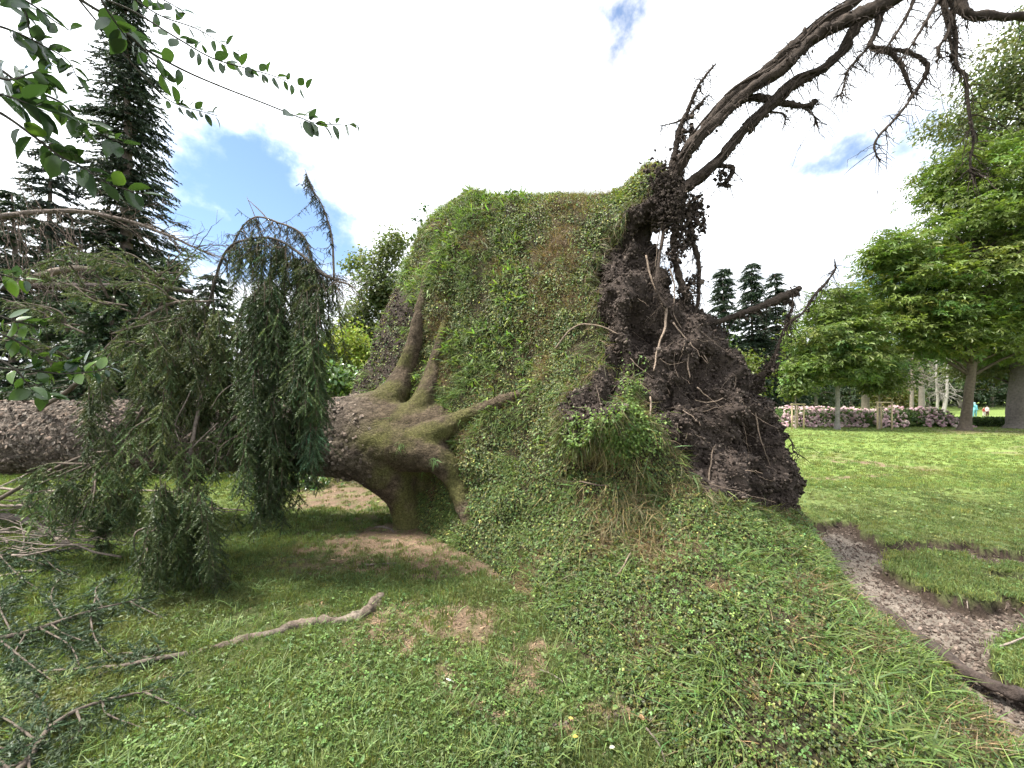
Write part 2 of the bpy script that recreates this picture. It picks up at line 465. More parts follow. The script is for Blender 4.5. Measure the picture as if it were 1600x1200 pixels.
# ------------------------------------------------------------------ ground
SOIL = [(1262, 825), (1275, 817), (1306, 813), (1347, 819), (1351, 831), (1380, 847), (1413, 844), (1457, 842), (1497, 844), (1526, 842), (1534, 859),
        (1581, 859), (1640, 868), (1720, 885), (1720, 1300), (1560, 1300), (1450, 1160), (1250, 900)]
ISLAND = [(1394, 863), (1457, 862), (1512, 867), (1548, 876), (1610, 880), (1720, 886), (1720, 893), (1600, 896), (1532, 894), (1536, 900), (1600, 908),
          (1720, 915), (1720, 960), (1640, 945), (1600, 936), (1567, 927), (1530, 932), (1493, 929), (1457, 918), (1420, 901), (1380, 885)]
PATCH = [(1548, 1000), (1575, 985), (1610, 975), (1720, 970), (1720, 1110), (1640, 1085), (1600, 1072), (1552, 1046), (1535, 1020)]
STREAKS = [((1255, 747), (1300, 748), (1345, 745), (1392, 743)), ((1370, 725), (1420, 731), (1465, 735)), ((1300, 720), (1380, 724)), ((1540, 704), (1585, 706))]
BARE = [(620, 850, 170, 42, 1.25), (545, 775, 95, 30, 1.3), (720, 880, 110, 34, 1.1), (660, 905, 90, 26, .9), (560, 880, 120, 26, .7), (700, 965, 120, 45, .8), (610, 1000, 100, 28, .55), (790, 1060, 80, 40, .6), (480, 1060, 80, 25, .4), (420, 1120, 60, 20, .4), (655, 1008, 52, 20, .8), (775, 1112, 45, 24, .7),
        (845, 1035, 45, 35, .8), (870, 1000, 30, 22, .6), (905, 1150, 55, 40, .9), (1010, 1145, 70, 34, .9), (700, 940, 60, 15, .5), (590, 820, 60, 12, .8),
        (1440, 730, 60, 6, .4), (1300, 715, 80, 10, .35), (1580, 705, 50, 8, .5), (1505, 676, 40, 5, .7), (1588, 676, 60, 5, .5), (250, 1060, 50, 12, .6), (480, 960, 60, 10, .4)]
def fields(x, y):
    """masks of torn soil and of worn turf at ground points"""
    yy = np.maximum(y, 0.4)
    px = 800 + F * x / yy; py = HOR + F * CAM_H / yy
    q = np.stack([x, y, 0 * x], -1)
    k = np.clip((py - HOR) / 300, .1, 2)
    wx = px + k * (20 * fbm(q, 5, 3, 3)); wy = py + k * (10 * fbm(q, 6, 3, 8)); bx_ = wx + k * 60 * fbm(q, 2.2, 3, 13); by_ = wy + k * 30 * fbm(q, 2.4, 3, 14)
    def soft(poly, w):
        d, _, _ = polydist(wx, wy, poly); s = np.where(inpoly(wx, wy, poly), d, -d)
        return sstep(-w, w, s)
    def sd(poly):
        d, _, _ = polydist(wx, wy, poly); return np.where(inpoly(wx, wy, poly), d, -d)
    sdt = np.minimum(np.minimum(sd(SOIL), -sd(ISLAND)), -sd(PATCH))
    soil = np.where(y > 1.1, sstep(-1.6, 1.6, sdt), 0); fields.inner = np.where(y > 1.1, sstep(5, 16, sdt + 4 * fbm(q, 12, 2, 19)), 0)
    bare = np.zeros_like(px)
    for (cx, cy, rx, ry, s) in BARE:
        e = np.hypot((bx_ - cx) / rx, (by_ - cy) / ry)
        bare = np.maximum(bare, s * (1 - sstep(.2, 1.4, e)))
    for st in STREAKS:
        d, _, _ = polydist(px, py + 2 * fbm(q, 3, 2, 5), st, closed=False)
        bare = np.maximum(bare, .95 * (1 - sstep(1.0, 4.5, d)))
    bare = np.clip(bare * (1.0 + 2.0 * fbm(q, 12, 4, 21, .7)), 0, 1)
    return soil, bare, px, py
def far_z(y):
    return -.56 * sstep(26, 50, y) + 1.8 * sstep(52, 88, y) + 5 * sstep(90, 220, y)
def ground_z(x, y, soil=None):
    q = np.stack([x, y, 0 * x], -1)
    z = far_z(y) + .025 * fbm(q, .8, 3, 40) * sstep(1, 3, np.hypot(x, y)) + .012 * fbm(q, 4, 2, 41)
    if soil is None: soil = fields(x, y)[0]
    z = z - .12 * soil + soil * (.045 * fbm(q, 5, 4, 60) + .022 * np.abs(fbm(q, 22, 3, 61)))
    return z
def grow(a, b, s0, ratio, out):
    v = a; s = s0
    while v < b: v += s; s *= ratio; out.append(v)
    return out
xs = [-v for v in grow(8, 420, .08, 1.12, [])][::-1] + list(np.arange(-8, 2.0, .075)) + list(np.arange(2.0, 5.6, .026)) + list(np.arange(5.6, 8.01, .075)) + grow(8, 420, .08, 1.12, [])
ys = list(np.arange(-20, 1.0, .5)) + list(np.arange(1.0, 1.8, .05)) + list(np.arange(1.8, 5.2, .03)) + list(np.arange(5.2, 8.5, .07)) + grow(8.5, 600, .08, 1.045, [])
gx, gy = np.meshgrid(np.array(xs), np.array(ys))
g_soil, g_bare, g_px, g_py = fields(gx, gy); g_inner = fields.inner
gz = ground_z(gx, gy, g_soil)
nr, nc = gx.shape
idx = np.arange(nr * nc).reshape(nr, nc)
gF = np.stack([idx[:-1, :-1], idx[:-1, 1:], idx[1:, 1:], idx[1:, :-1]], -1).reshape(-1, 4)
gq = np.stack([gx, gy, 0 * gx], -1)
nv = fbm(gq, .9, 4, 70)[..., None]; nf = fbm(gq, 11, 3, 71)[..., None]
near = np.array([.062, .074, .028]); far = np.array([.140, .195, .052])
lod = sstep(3.5, 9, gy)[..., None]
gc = (near * (1 - lod) + far * lod) * (1 + .25 * nv + .2 * nf)
gc = gc * (1 - .3 * np.clip(fbm(gq, .35, 3, 77), 0, 1)[..., None] * lod)
litter = np.array([.155, .108, .075]) * (1 + .35 * nf)
gc = gc * (1 - g_bare[..., None]) + litter * g_bare[..., None]
earth = np.array([.150, .128, .108]) * (1 + .3 * nf)
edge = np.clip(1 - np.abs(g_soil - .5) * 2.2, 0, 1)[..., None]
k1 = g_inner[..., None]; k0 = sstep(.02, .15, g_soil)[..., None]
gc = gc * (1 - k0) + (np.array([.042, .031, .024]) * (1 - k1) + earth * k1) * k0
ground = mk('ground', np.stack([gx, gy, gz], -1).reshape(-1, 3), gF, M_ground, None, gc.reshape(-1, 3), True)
ground['kind'] = 'structure'

# ------------------------------------------------------------------ root plate: torn-up disc of soil and turf
OUT = [(545, 620), (560, 585), (578, 560), (585, 520), (608, 470), (640, 402), (660, 355), (697, 316), (737, 297), (770, 303), (800, 303), (860, 304), (900, 306), (945, 304), (972, 296), (990, 272),
       (1012, 259), (1040, 260), (1062, 282), (1080, 305), (1078, 335), (1040, 352), (1024, 372), (1026, 405), (1036, 440), (1062, 462), (1092, 484), (1118, 530), (1145, 560), (1190, 588), (1196, 640),
       (1228, 682), (1252, 735), (1244, 780), (1240, 796), (1262, 822), (1290, 862), (1322, 918), (1360, 952), (1402, 985), (1500, 1078), (1592, 1172), (1720, 1320), (1800, 1500),
       (1330, 1500), (1200, 1350), (1080, 1205), (1000, 1135), (930, 1052), (850, 972), (780, 902), (700, 856), (640, 824), (600, 720), (560, 650)]
def ragged(poly, i0, i1, amp):
    o_ = list(poly[:i0])
    for k in range(i0, i1):
        a, b = np.array(poly[k], float), np.array(poly[k + 1], float); m = max(1, int(np.hypot(*(b - a)) / 5))
        for j in range(m):
            q = a + (b - a) * j / m; q3_ = np.array([q[0], q[1], 0]); o_.append(tuple(q + amp * np.array([fbm(q3_, .05, 4, 71), fbm(q3_, .05, 4, 72)])))
    return o_ + list(poly[i1:])
_i0, _i1, _g0 = OUT.index((990, 272)), OUT.index((1240, 796)), OUT.index((1330, 1500))
GROUND_FROM = _g0 + len(ragged(OUT, _i0, _i1, 16)) - len(OUT)     # from here on the outline lies in the lawn
OUT = ragged(OUT, _i0, _i1, 16)
DENTS = [(715, 705, 55, 70, -.20), (680, 590, 40, 60, -.10), (928, 648, 46, 44, -.16), (1003, 585, 18, 60, .16), (1180, 606, 26, 20, .26), (1050, 470, 30, 26, .18), (985, 350, 24, 40, -.08), (1120, 640, 60, 22, -.10), (1150, 690, 60, 26, .12), (1190, 745, 60, 26, -.10),
         (1090, 700, 40, 16, .10), (968, 460, 24, 40, -.10), (1010, 430, 16, 50, .14), (1060, 590, 26, 26, -.12), (935, 725, 30, 22, .16), (1035, 640, 22, 30, .12), (1100, 560, 26, 20, .12), (955, 655, 60, 30, -.06), (1150, 600, 20, 14, -.12), (1220, 700, 30, 16, -.08)]
CTRL = [(640, 822, 4.87), (700, 856, 4.25), (780, 902, 3.50), (850, 972, 2.79), (930, 1052, 2.27), (1000, 1135, 1.90), (1080, 1205, 1.67), (1200, 1350, 1.34), (1330, 1500, 1.11),
        (1592, 1172, 1.68), (1500, 1078, 1.98), (1402, 985, 2.40), (1322, 918, 2.85), (1285, 855, 3.40), (1240, 796, 4.0), (1720, 1320, 1.36), (1800, 1500, 1.1), (1550, 1500, 1.0),
        (1250, 1000, 1.96), (1100, 1000, 1.96), (1000, 1000, 2.27), (1350, 1100, 1.66), (1150, 1100, 1.70), (1400, 1250, 1.28), (1250, 1200, 1.42), (1100, 900, 2.34), (1200, 900, 2.42), (1250, 900, 2.58), (1100, 800, 2.92), (1180, 840, 2.95),
        (1020, 860, 2.85), (1000, 780, 3.12), (960, 700, 3.2),
        (1100, 740, 3.28), (1100, 660, 3.42), (1090, 580, 3.6), (1060, 500, 3.75), (1000, 480, 3.72), (1035, 400, 3.9), (1040, 300, 4.02), (1000, 300, 4.1), (1230, 730, 3.85), (1180, 640, 3.85), (1190, 770, 3.65), (1160, 700, 3.6),
        (800, 860, 3.68), (800, 800, 3.92), (800, 700, 4.2), (800, 600, 4.42), (800, 500, 4.62), (800, 400, 4.85), (800, 310, 5.05),
        (920, 960, 2.62), (920, 860, 3.02), (920, 760, 3.28), (900, 640, 3.52), (925, 560, 3.72), (930, 480, 3.9), (940, 400, 4.12), (950, 320, 4.35), (870, 480, 4.2), (870, 380, 4.5), (865, 600, 4.0), (860, 720, 3.75),
        (700, 790, 4.55), (700, 700, 4.82), (700, 600, 5.05), (700, 500, 5.2), (700, 400, 5.35), (710, 320, 5.55), (640, 700, 5.15), (640, 600, 5.45), (640, 500, 5.6), (655, 400, 5.75), (580, 600, 6.0), (600, 520, 5.95), (550, 620, 6.3)]
CT = np.array(CTRL, float)
def _tps(r2): return np.where(r2 > 0, r2 * np.log(np.maximum(r2, 1e-12)), 0)
_S = CT[:, :2] / 400.0
_K = _tps(((_S[:, None] - _S[None]) ** 2).sum(-1)) + np.eye(len(CT)) * .004
_Pm = np.hstack([np.ones((len(CT), 1)), _S])
_A = np.block([[_K, _Pm], [_Pm.T, np.zeros((3, 3))]])
_w = np.linalg.solve(_A, np.concatenate([1.0 / CT[:, 2], np.zeros(3)]))
def plate_depth(px, py):
    q = np.stack([np.asarray(px, float), np.asarray(py, float)], -1) / 400.0
    r2 = ((q[..., None, :] - _S) ** 2).sum(-1)
    inv = _tps(r2) @ _w[:len(CT)] + _w[len(CT)] + q @ _w[len(CT) + 1:]
    return 1.0 / np.clip(inv, .12, 1.2)
def on_plate(px, py, lift=0.03):
    p = P(px, py, plate_depth(px, py)); v = norm(np.array([0, 0, CAM_H]) - p)
    return p + v * lift
TORN = [(1018, 300), (985, 318), (962, 350), (938, 378), (932, 402), (921, 420), (926, 470), (938, 520), (946, 560), (918, 590), (897, 606), (882, 640), (886, 672), (898, 695), (926, 690), (945, 660), (972, 640), (986, 595),
        (996, 625), (1010, 660), (1045, 690), (1062, 730), (1092, 765), (1140, 786), (1226, 797), (1300, 800), (1330, 640), (1250, 560), (1150, 480), (1130, 300), (1060, 255)]
TORN2 = [(520, 640), (520, 560), (585, 500), (618, 450), (648, 455), (642, 520), (625, 570), (612, 605), (590, 640)]
HOLES = [(928, 716, 24, 20), (945, 838, 16, 9), (905, 742, 18, 10), (817, 868, 6, 16), (1030, 868, 9, 24), (655, 745, 20, 20)]
BROWN = [(880, 410, 36, 80, .8), (840, 500, 30, 60, .55), (850, 570, 24, 26, .9), (700, 585, 30, 40, .7), (740, 690, 26, 40, .5), (1000, 560, 30, 40, 0), (640, 520, 20, 30, .2),
         (1190, 1070, 30, 30, .8), (1265, 920, 60, 30, .45), (1240, 1000, 60, 25, .5), (1350, 1010, 50, 40, .6), (1480, 1130, 70, 30, .7), (1020, 870, 24, 40, .5), (940, 850, 40, 24, .6), (1130, 925, 40, 10, .7),
         (1540, 1160, 60, 40, .7), (760, 620, 24, 40, .4), (690, 480, 20, 60, .3), (760, 350, 26, 24, .5), (905, 330, 50, 18, .4), (1060, 770, 30, 16, .5)]
STEP = 4.0
ux = np.arange(520, 1812, STEP); uy = np.arange(244, 1512, STEP)
U, W = np.meshgrid(ux, uy)
dist, bx, by = polydist(U, W, OUT)
ins = inpoly(U, W, OUT)
snap = dist < STEP * .75
U = np.where(snap, bx, U); W = np.where(snap, by, W); ins |= snap
dist, _, _ = polydist(U, W, OUT)
free = np.array(OUT[:GROUND_FROM]); s_free, _, _ = polydist(U, W, free, closed=False)
low = sstep(800, 860, W) * sstep(1190, 1260, U)                     # the low turf hinge rolls off less
R1 = 46 - 22 * low
s1 = np.clip(s_free / R1, 0, 1); s2 = np.clip(dist / 130, 0, 1)
dep = plate_depth(U, W) + (.34 - .24 * low) * (1 - np.sqrt(1 - (1 - s1) ** 2))
thick = (1.25 - .9 * low) * np.sqrt(1 - (1 - s2) ** 2)
for (cx, cy, rx, ry, dd) in DENTS: dep = dep + dd * np.exp(-((U - cx) / rx) ** 2 - ((W - cy) / ry) ** 2)
Vf = P(U, W, dep)
# cell list
ok = ins[:-1, :-1] & ins[:-1, 1:] & ins[1:, 1:] & ins[1:, :-1]
ii = np.arange(U.size).reshape(U.shape)
cells = np.stack([ii[:-1, :-1], ii[1:, :-1], ii[1:, 1:], ii[:-1, 1:]], -1)[ok]
used = np.unique(cells); remap = -np.ones(U.size, int); remap[used] = np.arange(len(used))
pF = remap[cells]; pV = Vf.reshape(-1, 3)[used]
pU = U.ravel()[used]; pW = W.ravel()[used]; pS = dist.ravel()[used]; pT = thick.ravel()[used]
q3 = np.stack([pU, pW, 0 * pU], -1)
wU = pU + 14 * fbm(q3, .03, 3, 5); wW = pW + 14 * fbm(q3, .03, 3, 6)
td, _, _ = polydist(wU, wW, TORN); torn = sstep(-4, 4, np.where(inpoly(wU, wW, TORN), td, -td))
td, _, _ = polydist(wU, wW, TORN2); torn2 = sstep(-6, 6, np.where(inpoly(wU, wW, TORN2), td, -td))
torn_all = np.maximum(torn, torn2 * .9)
hole = np.zeros(len(pU))
for (cx, cy, rx, ry) in HOLES:
    hole = np.maximum(hole, 1 - sstep(.5, 1.1, np.hypot((wU - cx) / rx, (wW - cy) / ry)))
brown = np.zeros(len(pU))
for (cx, cy, rx, ry, s) in BROWN:
    brown = np.maximum(brown, s * (1 - sstep(.3, 1.2, np.hypot((wU - cx) / rx, (wW - cy) / ry))))
brown = np.clip(brown * (1 + .8 * fbm(q3, .05, 3, 33)) + np.clip(fbm(pV, 1.9, 4, 34) * 1.9 - .30, 0, .75), 0, 1)
pN = vnormals(pV, pF)
gy0 = 1 - sstep(.0, .12, pS / 130)            # keep the rim where it is
lump = .10 * fbm(pV, 1.7, 4, 90) + .035 * fbm(pV, 7, 3, 92)
clod = .09 * np.abs(fbm(pV, 3.2, 3, 94)) + .075 * (1 - worley(pV, 7.5, 95)[0]) + .035 * (1 - worley(pV, 19, 96)[0]) + .02 * fbm(pV, 40, 2, 97)
ridge = .26 * (1 - np.abs(fbm(pV * np.array([1, 1, .75]), 2.4, 4, 98)) * 2.4)
amp = torn * (clod + ridge - .22) + torn2 * .7 * (clod - .08) + (1 - torn_all) * lump
amp = amp * (1 - .5 * gy0) - hole * .26
lowz = sstep(.02, .3, pV[:, 2])
amp = amp * (.25 + .75 * lowz)
pV = pV + pN * amp[:, None]
pN = vnormals(pV, pF)
soilc = np.array([.042, .032, .027]) * (1 + .45 * fbm(pV, 6, 4, 101))[:, None] * (1 + .3 * fbm(pV, 30, 2, 102))[:, None]
dry = np.array([.112, .089, .075]) * (1 + .3 * fbm(pV, 20, 3, 103))[:, None]
crest = np.clip(clod * 4 - .15, 0, 1)[:, None] * .55
soilc = soilc * (1 - crest) + dry * crest
underc = np.array([.036, .031, .017]) * (1 + .5 * fbm(pV, 9, 3, 104))[:, None]
brownc = np.array([.115, .080, .048]) * (1 + .4 * fbm(pV, 14, 3, 105))[:, None]
pC = underc * (1 - brown[:, None]) + brownc * brown[:, None]
pC = pC * (1 - torn_all[:, None]) + soilc * torn_all[:, None]
pC = pC * (1 - hole[:, None]) + soilc * hole[:, None]
# back of the plate
view = norm(pV - np.array([0, 0, CAM_H]))
bV = pV + view * (pT * (1 + .25 * fbm(pV, 2, 3, 110)))[:, None]
onrim = pS < .5
n0 = len(pV)
bmap = np.where(onrim, np.arange(n0), n0 + np.cumsum(~onrim) - 1)
aV = np.vstack([pV, bV[~onrim]])
aF = np.vstack([pF, bmap[pF][:, ::-1]])
deg = np.array([len(set(f)) >= 4 or (len(set(f)) == 3 and f[2] == f[3]) for f in aF])
aC = np.vstack([pC, np.array([.05, .038, .032]) * (1 + .4 * fbm(bV[~onrim], 5, 3, 111))[:, None]])

# ---- the fallen tree: one thing
tree0 = thing('fallen_spruce', 'huge uprooted spruce lying on the lawn with its overgrown root plate torn upright', 'fallen tree', (0.3, 4.4, 0))
plate = mk('root_plate', aV, aF[deg], M_soil, tree0, aC, True)
plate['label'] = 'upright disc of dark torn soil and turf'

# crumbly clods over the torn side
ico_t = (1 + 5 ** .5) / 2
ICO = norm(np.array([[-1, ico_t, 0], [1, ico_t, 0], [-1, -ico_t, 0], [1, -ico_t, 0], [0, -1, ico_t], [0, 1, ico_t], [0, -1, -ico_t], [0, 1, -ico_t], [ico_t, 0, -1], [ico_t, 0, 1], [-ico_t, 0, -1], [-ico_t, 0, 1]]))
ICOF = np.array([[0, 11, 5], [0, 5, 1], [0, 1, 7], [0, 7, 10], [0, 10, 11], [1, 5, 9], [5, 11, 4], [11, 10, 2], [10, 7, 6], [7, 1, 8], [3, 9, 4], [3, 4, 2], [3, 2, 6], [3, 6, 8], [3, 8, 9], [4, 9, 5], [2, 4, 11], [6, 2, 10], [8, 6, 7], [9, 8, 1]])
OCT = np.array([[1, 0, 0], [-1, 0, 0], [0, 1, 0], [0, -1, 0], [0, 0, 1], [0, 0, -1.0]]) * 1.15
OCTF = np.array([[0, 2, 4], [2, 1, 4], [1, 3, 4], [3, 0, 4], [2, 0, 5], [1, 2, 5], [3, 1, 5], [0, 3, 5]])
def clods(acc, pos, size, cols):
    n = len(pos)
    big = size > np.quantile(size, .8)
    for tv, tf, m in ((ICO, ICOF, big), (OCT, OCTF, ~big)):
        k = int(m.sum())
        if k == 0: continue
        a = rng.uniform(0, 6.28, k); ca, sa = np.cos(a)[:, None], np.sin(a)[:, None]
        s = size[m][:, None, None] * (1 + rng.normal(0, .30, (k, len(tv), 1))) * rng.uniform(.65, 1.2, (k, 1, 3))
        q = tv[None] * s; q = np.stack([q[..., 0] * ca - q[..., 2] * sa, q[..., 1] * 1.0, q[..., 0] * sa + q[..., 2] * ca], -1)
        Fc = (np.arange(k)[:, None, None] * len(tv) + tf[None]).reshape(-1, 3)
        acc.add((pos[m][:, None, :] + q).reshape(-1, 3), Fc, np.repeat(cols[m], len(tv), 0))
def soil_tint(n, k=1.0):
    t = rng.random((n, 1)) ** 2
    return (np.array([.040, .030, .025]) * (1 - t) + np.array([.125, .100, .084]) * t) * rng.uniform(.7, 1.3, (n, 1)) * k
ac = Acc()
p, n = scatter_on(pV, pF, np.clip(torn * 1.0 + torn2 * .6, 0, 1) + 1e-6, 24000)
clods(ac, p + n * rng.normal(0.004, .012, (len(p), 1)), np.abs(rng.normal(0, .007, len(p))) + .0035, soil_tint(len(p)))
o = ac.build('soil_crumbs', M_soil, plate, True); o['kind'] = 'stuff'

# ground cover: creeping leaves, coarse grass, dead stalks
veg = (1 - torn_all) * (1 - hole) * (1 - .85 * brown) * sstep(-.02, .03, pV[:, 2])
def plate_uv(p): return pix(p)
ac = Acc()
patch = fbm(pV, 2.6, 3, 120)
w = np.clip(veg * (.62 + 1.1 * patch + .8 * fbm(pV, 8, 2, 121)), 0.0, 1.2)
w = w * (1 - .55 * sstep(5, 3.6, pV[:, 1]) * 0)
w = w * np.clip(1.7 - .22 * pV[:, 1], .5, 1.6)
p, n = scatter_on(pV, pF, w, 165000)
hang = norm(np.array([0, 0, -1.0]) + n * rng.uniform(.1, 1.0, (len(p), 1)) + rdir(len(p)) * .7)
nn_ = norm(n * .8 + np.array([0, 0, .8]) + rdir(len(p)) * .75)
uu, vv = plate_uv(p)
sz = rng.uniform(.013, .029, len(p)) * np.clip(.45 + .16 * p[:, 1], .72, 1.1) * (1 + .3 * fbm(p, 1.5, 2, 5))
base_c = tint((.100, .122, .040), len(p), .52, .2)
base_c = base_c * (1 - .24 * sstep(1.0, .4, p[:, 2]) * sstep(3.6, 2.8, p[:, 1]))[:, None]   # shade of the low apron put into its leaf colour
pale = rng.random(len(p)) < .10
base_c[pale] = base_c[pale] * 1.9 + np.array([.02, .03, .01])
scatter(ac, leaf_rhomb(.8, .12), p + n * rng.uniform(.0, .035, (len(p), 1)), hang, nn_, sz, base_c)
# clover on the low slope
p, n = scatter_on(pV, pF, veg * sstep(1.1, .6, pV[:, 2]) * sstep(4.6, 3.6, pV[:, 1]), 16000)
scatter(ac, leaf_clover(), p + n * rng.uniform(.01, .05, (len(p), 1)), rdir(len(p)), norm(n + np.array([0, -.2, .6]) + rdir(len(p)) * .5), rng.uniform(.010, .018, len(p)), tint((.085, .140, .034), len(p), .36, .14))
for (cx, cy, k) in [(655, 343, 26), (648, 372, 20), (668, 330, 18), (805, 300, 10)]:   # ivy shoots on the shoulder
    p = P(cx, cy, float(plate_depth(cx, cy)) + .25) + rng.normal(0, .06, (k, 3))
    scatter(ac, leaf_oval(.7, .1, .15), p, norm(rdir(k) + np.array([-.6, 0, .2])), norm(rdir(k) * .6 + np.array([0, -.3, 1.0])), rng.uniform(.05, .085, k), tint((.04, .07, .03), k, .25, .1))
o = ac.build('ground_cover', M_leaf, plate); o['kind'] = 'stuff'
ac = Acc()
def grassy(acc, p, n, lo, hi, col, spread=.5, gravity=.5, w=.05, bend=.5):
    d = norm(n + np.array([0, 0, .25]) + rdir(len(p)) * spread - np.array([0, 0, 1.0]) * gravity)
    side = norm(np.cross(d, rdir(len(p))))
    s = rng.uniform(lo, hi, len(p))
    up = norm(np.cross(side, d))
    up = np.where((up[:, 2:3] < 0), -up, up)
    scatter(acc, leaf_blade(w, bend), p, d, up, s, col)
# tufts
tuft_w = veg * np.clip(fbm(pV, 3.5, 2, 130) * 2.2 + .15, 0, 1) * (.18 + 1.1 * sstep(820, 700, pU) + .75 * sstep(800, 1000, pW) + .5 * sstep(560, 640, pW) * sstep(960, 860, pU) * sstep(900, 800, pW))
c, cn = scatter_on(pV, pF, tuft_w, 1700)
rep = rng.integers(6, 18, len(c)); p = np.repeat(c, rep, 0) + rng.normal(0, .022, (rep.sum(), 3)); n = np.repeat(cn, rep, 0)
grassy(ac, p, n, .05, .14, tint((.105, .155, .042), len(p), .3, .12), .6, .5, .05, .75)
# broad strap leaves on the upper left, pale
sw = veg * sstep(900, 760, pU) * sstep(760, 600, pW) * np.clip(fbm(pV, 2.2, 2, 140) * 2 + .5, 0, 1)
c, cn = scatter_on(pV, pF, sw, 520)
rep = rng.integers(4, 10, len(c)); p = np.repeat(c, rep, 0) + rng.normal(0, .03, (rep.sum(), 3)); n = np.repeat(cn, rep, 0)
grassy(ac, p, n, .05, .13, tint((.135, .20, .050), len(p), .35, .14), .8, .45, .18, .5)
# thin grass all over, and the tall rim tufts
p, n = scatter_on(pV, pF, veg, 22000)
grassy(ac, p, n, .03, .09, tint((.090, .128, .036), len(p), .35, .15), .9, .45, .05, .6)
o = ac.build('coarse_grass', M_grass, plate); o['kind'] = 'stuff'
ac = Acc()
dw = (1 - torn_all) * (.12 + 1.6 * brown) * (1 - hole)
p, n = scatter_on(pV, pF, dw, 34000)
grassy(ac, p, n, .04, .12, tint((.17, .125, .07), len(p), .35, .1), .9, .5, .035, .5)
fr_w = (1 - torn_all) * np.exp(-((pU - 990) / 70) ** 2 - ((pW - 800) / 60) ** 2) + (1 - torn_all) * np.exp(-((pU - 935) / 30) ** 2 - ((pW - 690) / 20) ** 2)
p, n = scatter_on(pV, pF, fr_w + 1e-9, 2200)
grassy(ac, p, n, .10, .28, tint((.20, .165, .085), len(p), .35, .1), .7, 1.2, .02, .6)
o = ac.build('dead_stalks', M_grass, plate); o['kind'] = 'stuff'
fe = 4 * torn * (1 - torn) * (pS > 12)
p, n = scatter_on(pV, pF, fe + 1e-9, 5000)
acf = Acc(); v = norm(np.array([0, 0, CAM_H]) - p); p = p + v * rng.uniform(0, .07, (len(p), 1))
grassy(acf, p[:2600], n[:2600], .05, .17, tint((.10, .125, .045), 2600, .35, .15), .7, 1.1, .05, .5)
grassy(acf, p[2600:], n[2600:], .05, .20, tint((.15, .115, .075), 2400, .4, .1), .8, 1.2, .025, .5)
o = acf.build('torn_fringe', M_grass, plate); o['kind'] = 'stuff'
# tongue of fresh sod hanging over the torn edge
ac = Acc()
tg = np.exp(-(((pU - 955) / 48) ** 2 + ((pW - 680) / 26) ** 2)) + .8 * np.exp(-(((pU - 985) / 14) ** 2 + ((pW - 630) / 40) ** 2))
p, n = scatter_on(pV, pF, tg * (1 - .5 * torn) * (1 - hole), 5200)
v = norm(np.array([0, 0, CAM_H]) - p)
scatter(ac, leaf_rhomb(.75, .12), p + v * rng.uniform(.02, .13, (len(p), 1)), norm(v * .3 + np.array([0, 0, -.6]) + rdir(len(p))), norm(v * .4 + np.array([0, 0, 1.0]) + rdir(len(p)) * .5), rng.uniform(.016, .032, len(p)), tint((.12, .185, .045), len(p), .3, .1))
grassy(ac, p[:1500], n[:1500], .06, .16, tint((.12, .17, .05), 1500, .3, .1), .8, .8, .04, .6)
o = ac.build('sod_tongue', M_leaf, plate); o['kind'] = 'stuff'

# ---- trunk with its root flares, grown together
TR = [(-420, 684, 5.0, .47), (-200, 684, 4.98, .47), (0, 683, 4.95, .465), (300, 681, 4.95, .455), (480, 679, 4.92, .445), (560, 680, 4.92, .45), (620, 686, 4.97, .48), (690, 688, 5.08, .53), (770, 690, 5.25, .55), (860, 690, 5.5, .5)]
FL = [[(530, 668, 5.0, .41), (575, 652, 5.05, .34), (610, 624, 5.18, .23), (632, 588, 0, .17), (646, 545, 0, .135), (655, 505, 0, .11), (663, 460, 0, .08), (674, 400, 0, .03)],
      [(590, 675, 4.95, .36), (634, 657, 4.9, .24), (658, 630, 4.92, .155), (675, 588, 0, .12), (686, 545, 0, .10), (695, 505, 0, .065), (704, 470, 0, .02)],
      [(590, 692, 4.8, .36), (645, 690, 4.66, .24), (684, 676, 4.55, .15), (712, 660, 0, .13), (740, 645, 0, .115), (768, 633, 0, .095), (800, 620, 0, .07), (840, 605, 0, .02)],
      [(500, 690, 4.90, .41), (570, 708, 4.78, .36), (606, 742, 4.74, .28), (630, 785, 4.80, .19), (645, 845, 4.88, .18)],
      [(590, 690, 4.8, .37), (645, 702, 4.62, .28), (686, 718, 4.48, .19), (710, 750, 0, .14), (726, 795, 0, .10), (738, 830, 0, .05)],
      [(600, 700, 5.05, .34), (655, 732, 5.1, .27), (672, 775, 5.05, .22), (680, 835, 4.85, .20)]]
def rows(list4, n):
    s = spline([(*P(a, b, c if c else float(plate_depth(a, b)) + sum(dd * math.exp(-((a - cx) / rx) ** 2 - ((b - cy) / ry) ** 2) for cx, cy, rx, ry, dd in DENTS) + .03 - .45 * r), r) for a, b, c, r in list4], n)
    return s[:, :3], np.maximum(s[:, 3], .01)
ac = Acc()
pp, rr = rows(TR, 60); ac.add(*tube(pp, rr, 28))
for f in FL:
    pp, rr = rows(f, 26); ac.add(*tube(pp, rr, 18))
tV, tF = eval_mesh(np.vstack(ac.V), np.vstack(ac.F), [('REMESH', dict(mode='VOXEL', voxel_size=.026)), ('SMOOTH', dict(iterations=7, factor=.6))])
tN = vnormals(tV, tF)
tu, tw = pix(tV)
f1, f2, cid = worley(tV * np.array([.75, 1, 1]), 14.0, 150)
crack = np.clip((f2 - f1) * 3.0, 0, 1)
barky = sstep(640, 430, tu) * .7 + .3
tV = tV + tN * (barky * (.016 * crack + .014 * cid - .018) + .035 * fbm(tV, 2.2, 3, 151) + .012 * fbm(tV, 14, 3, 152))[:, None]
tN = vnormals(tV, tF)
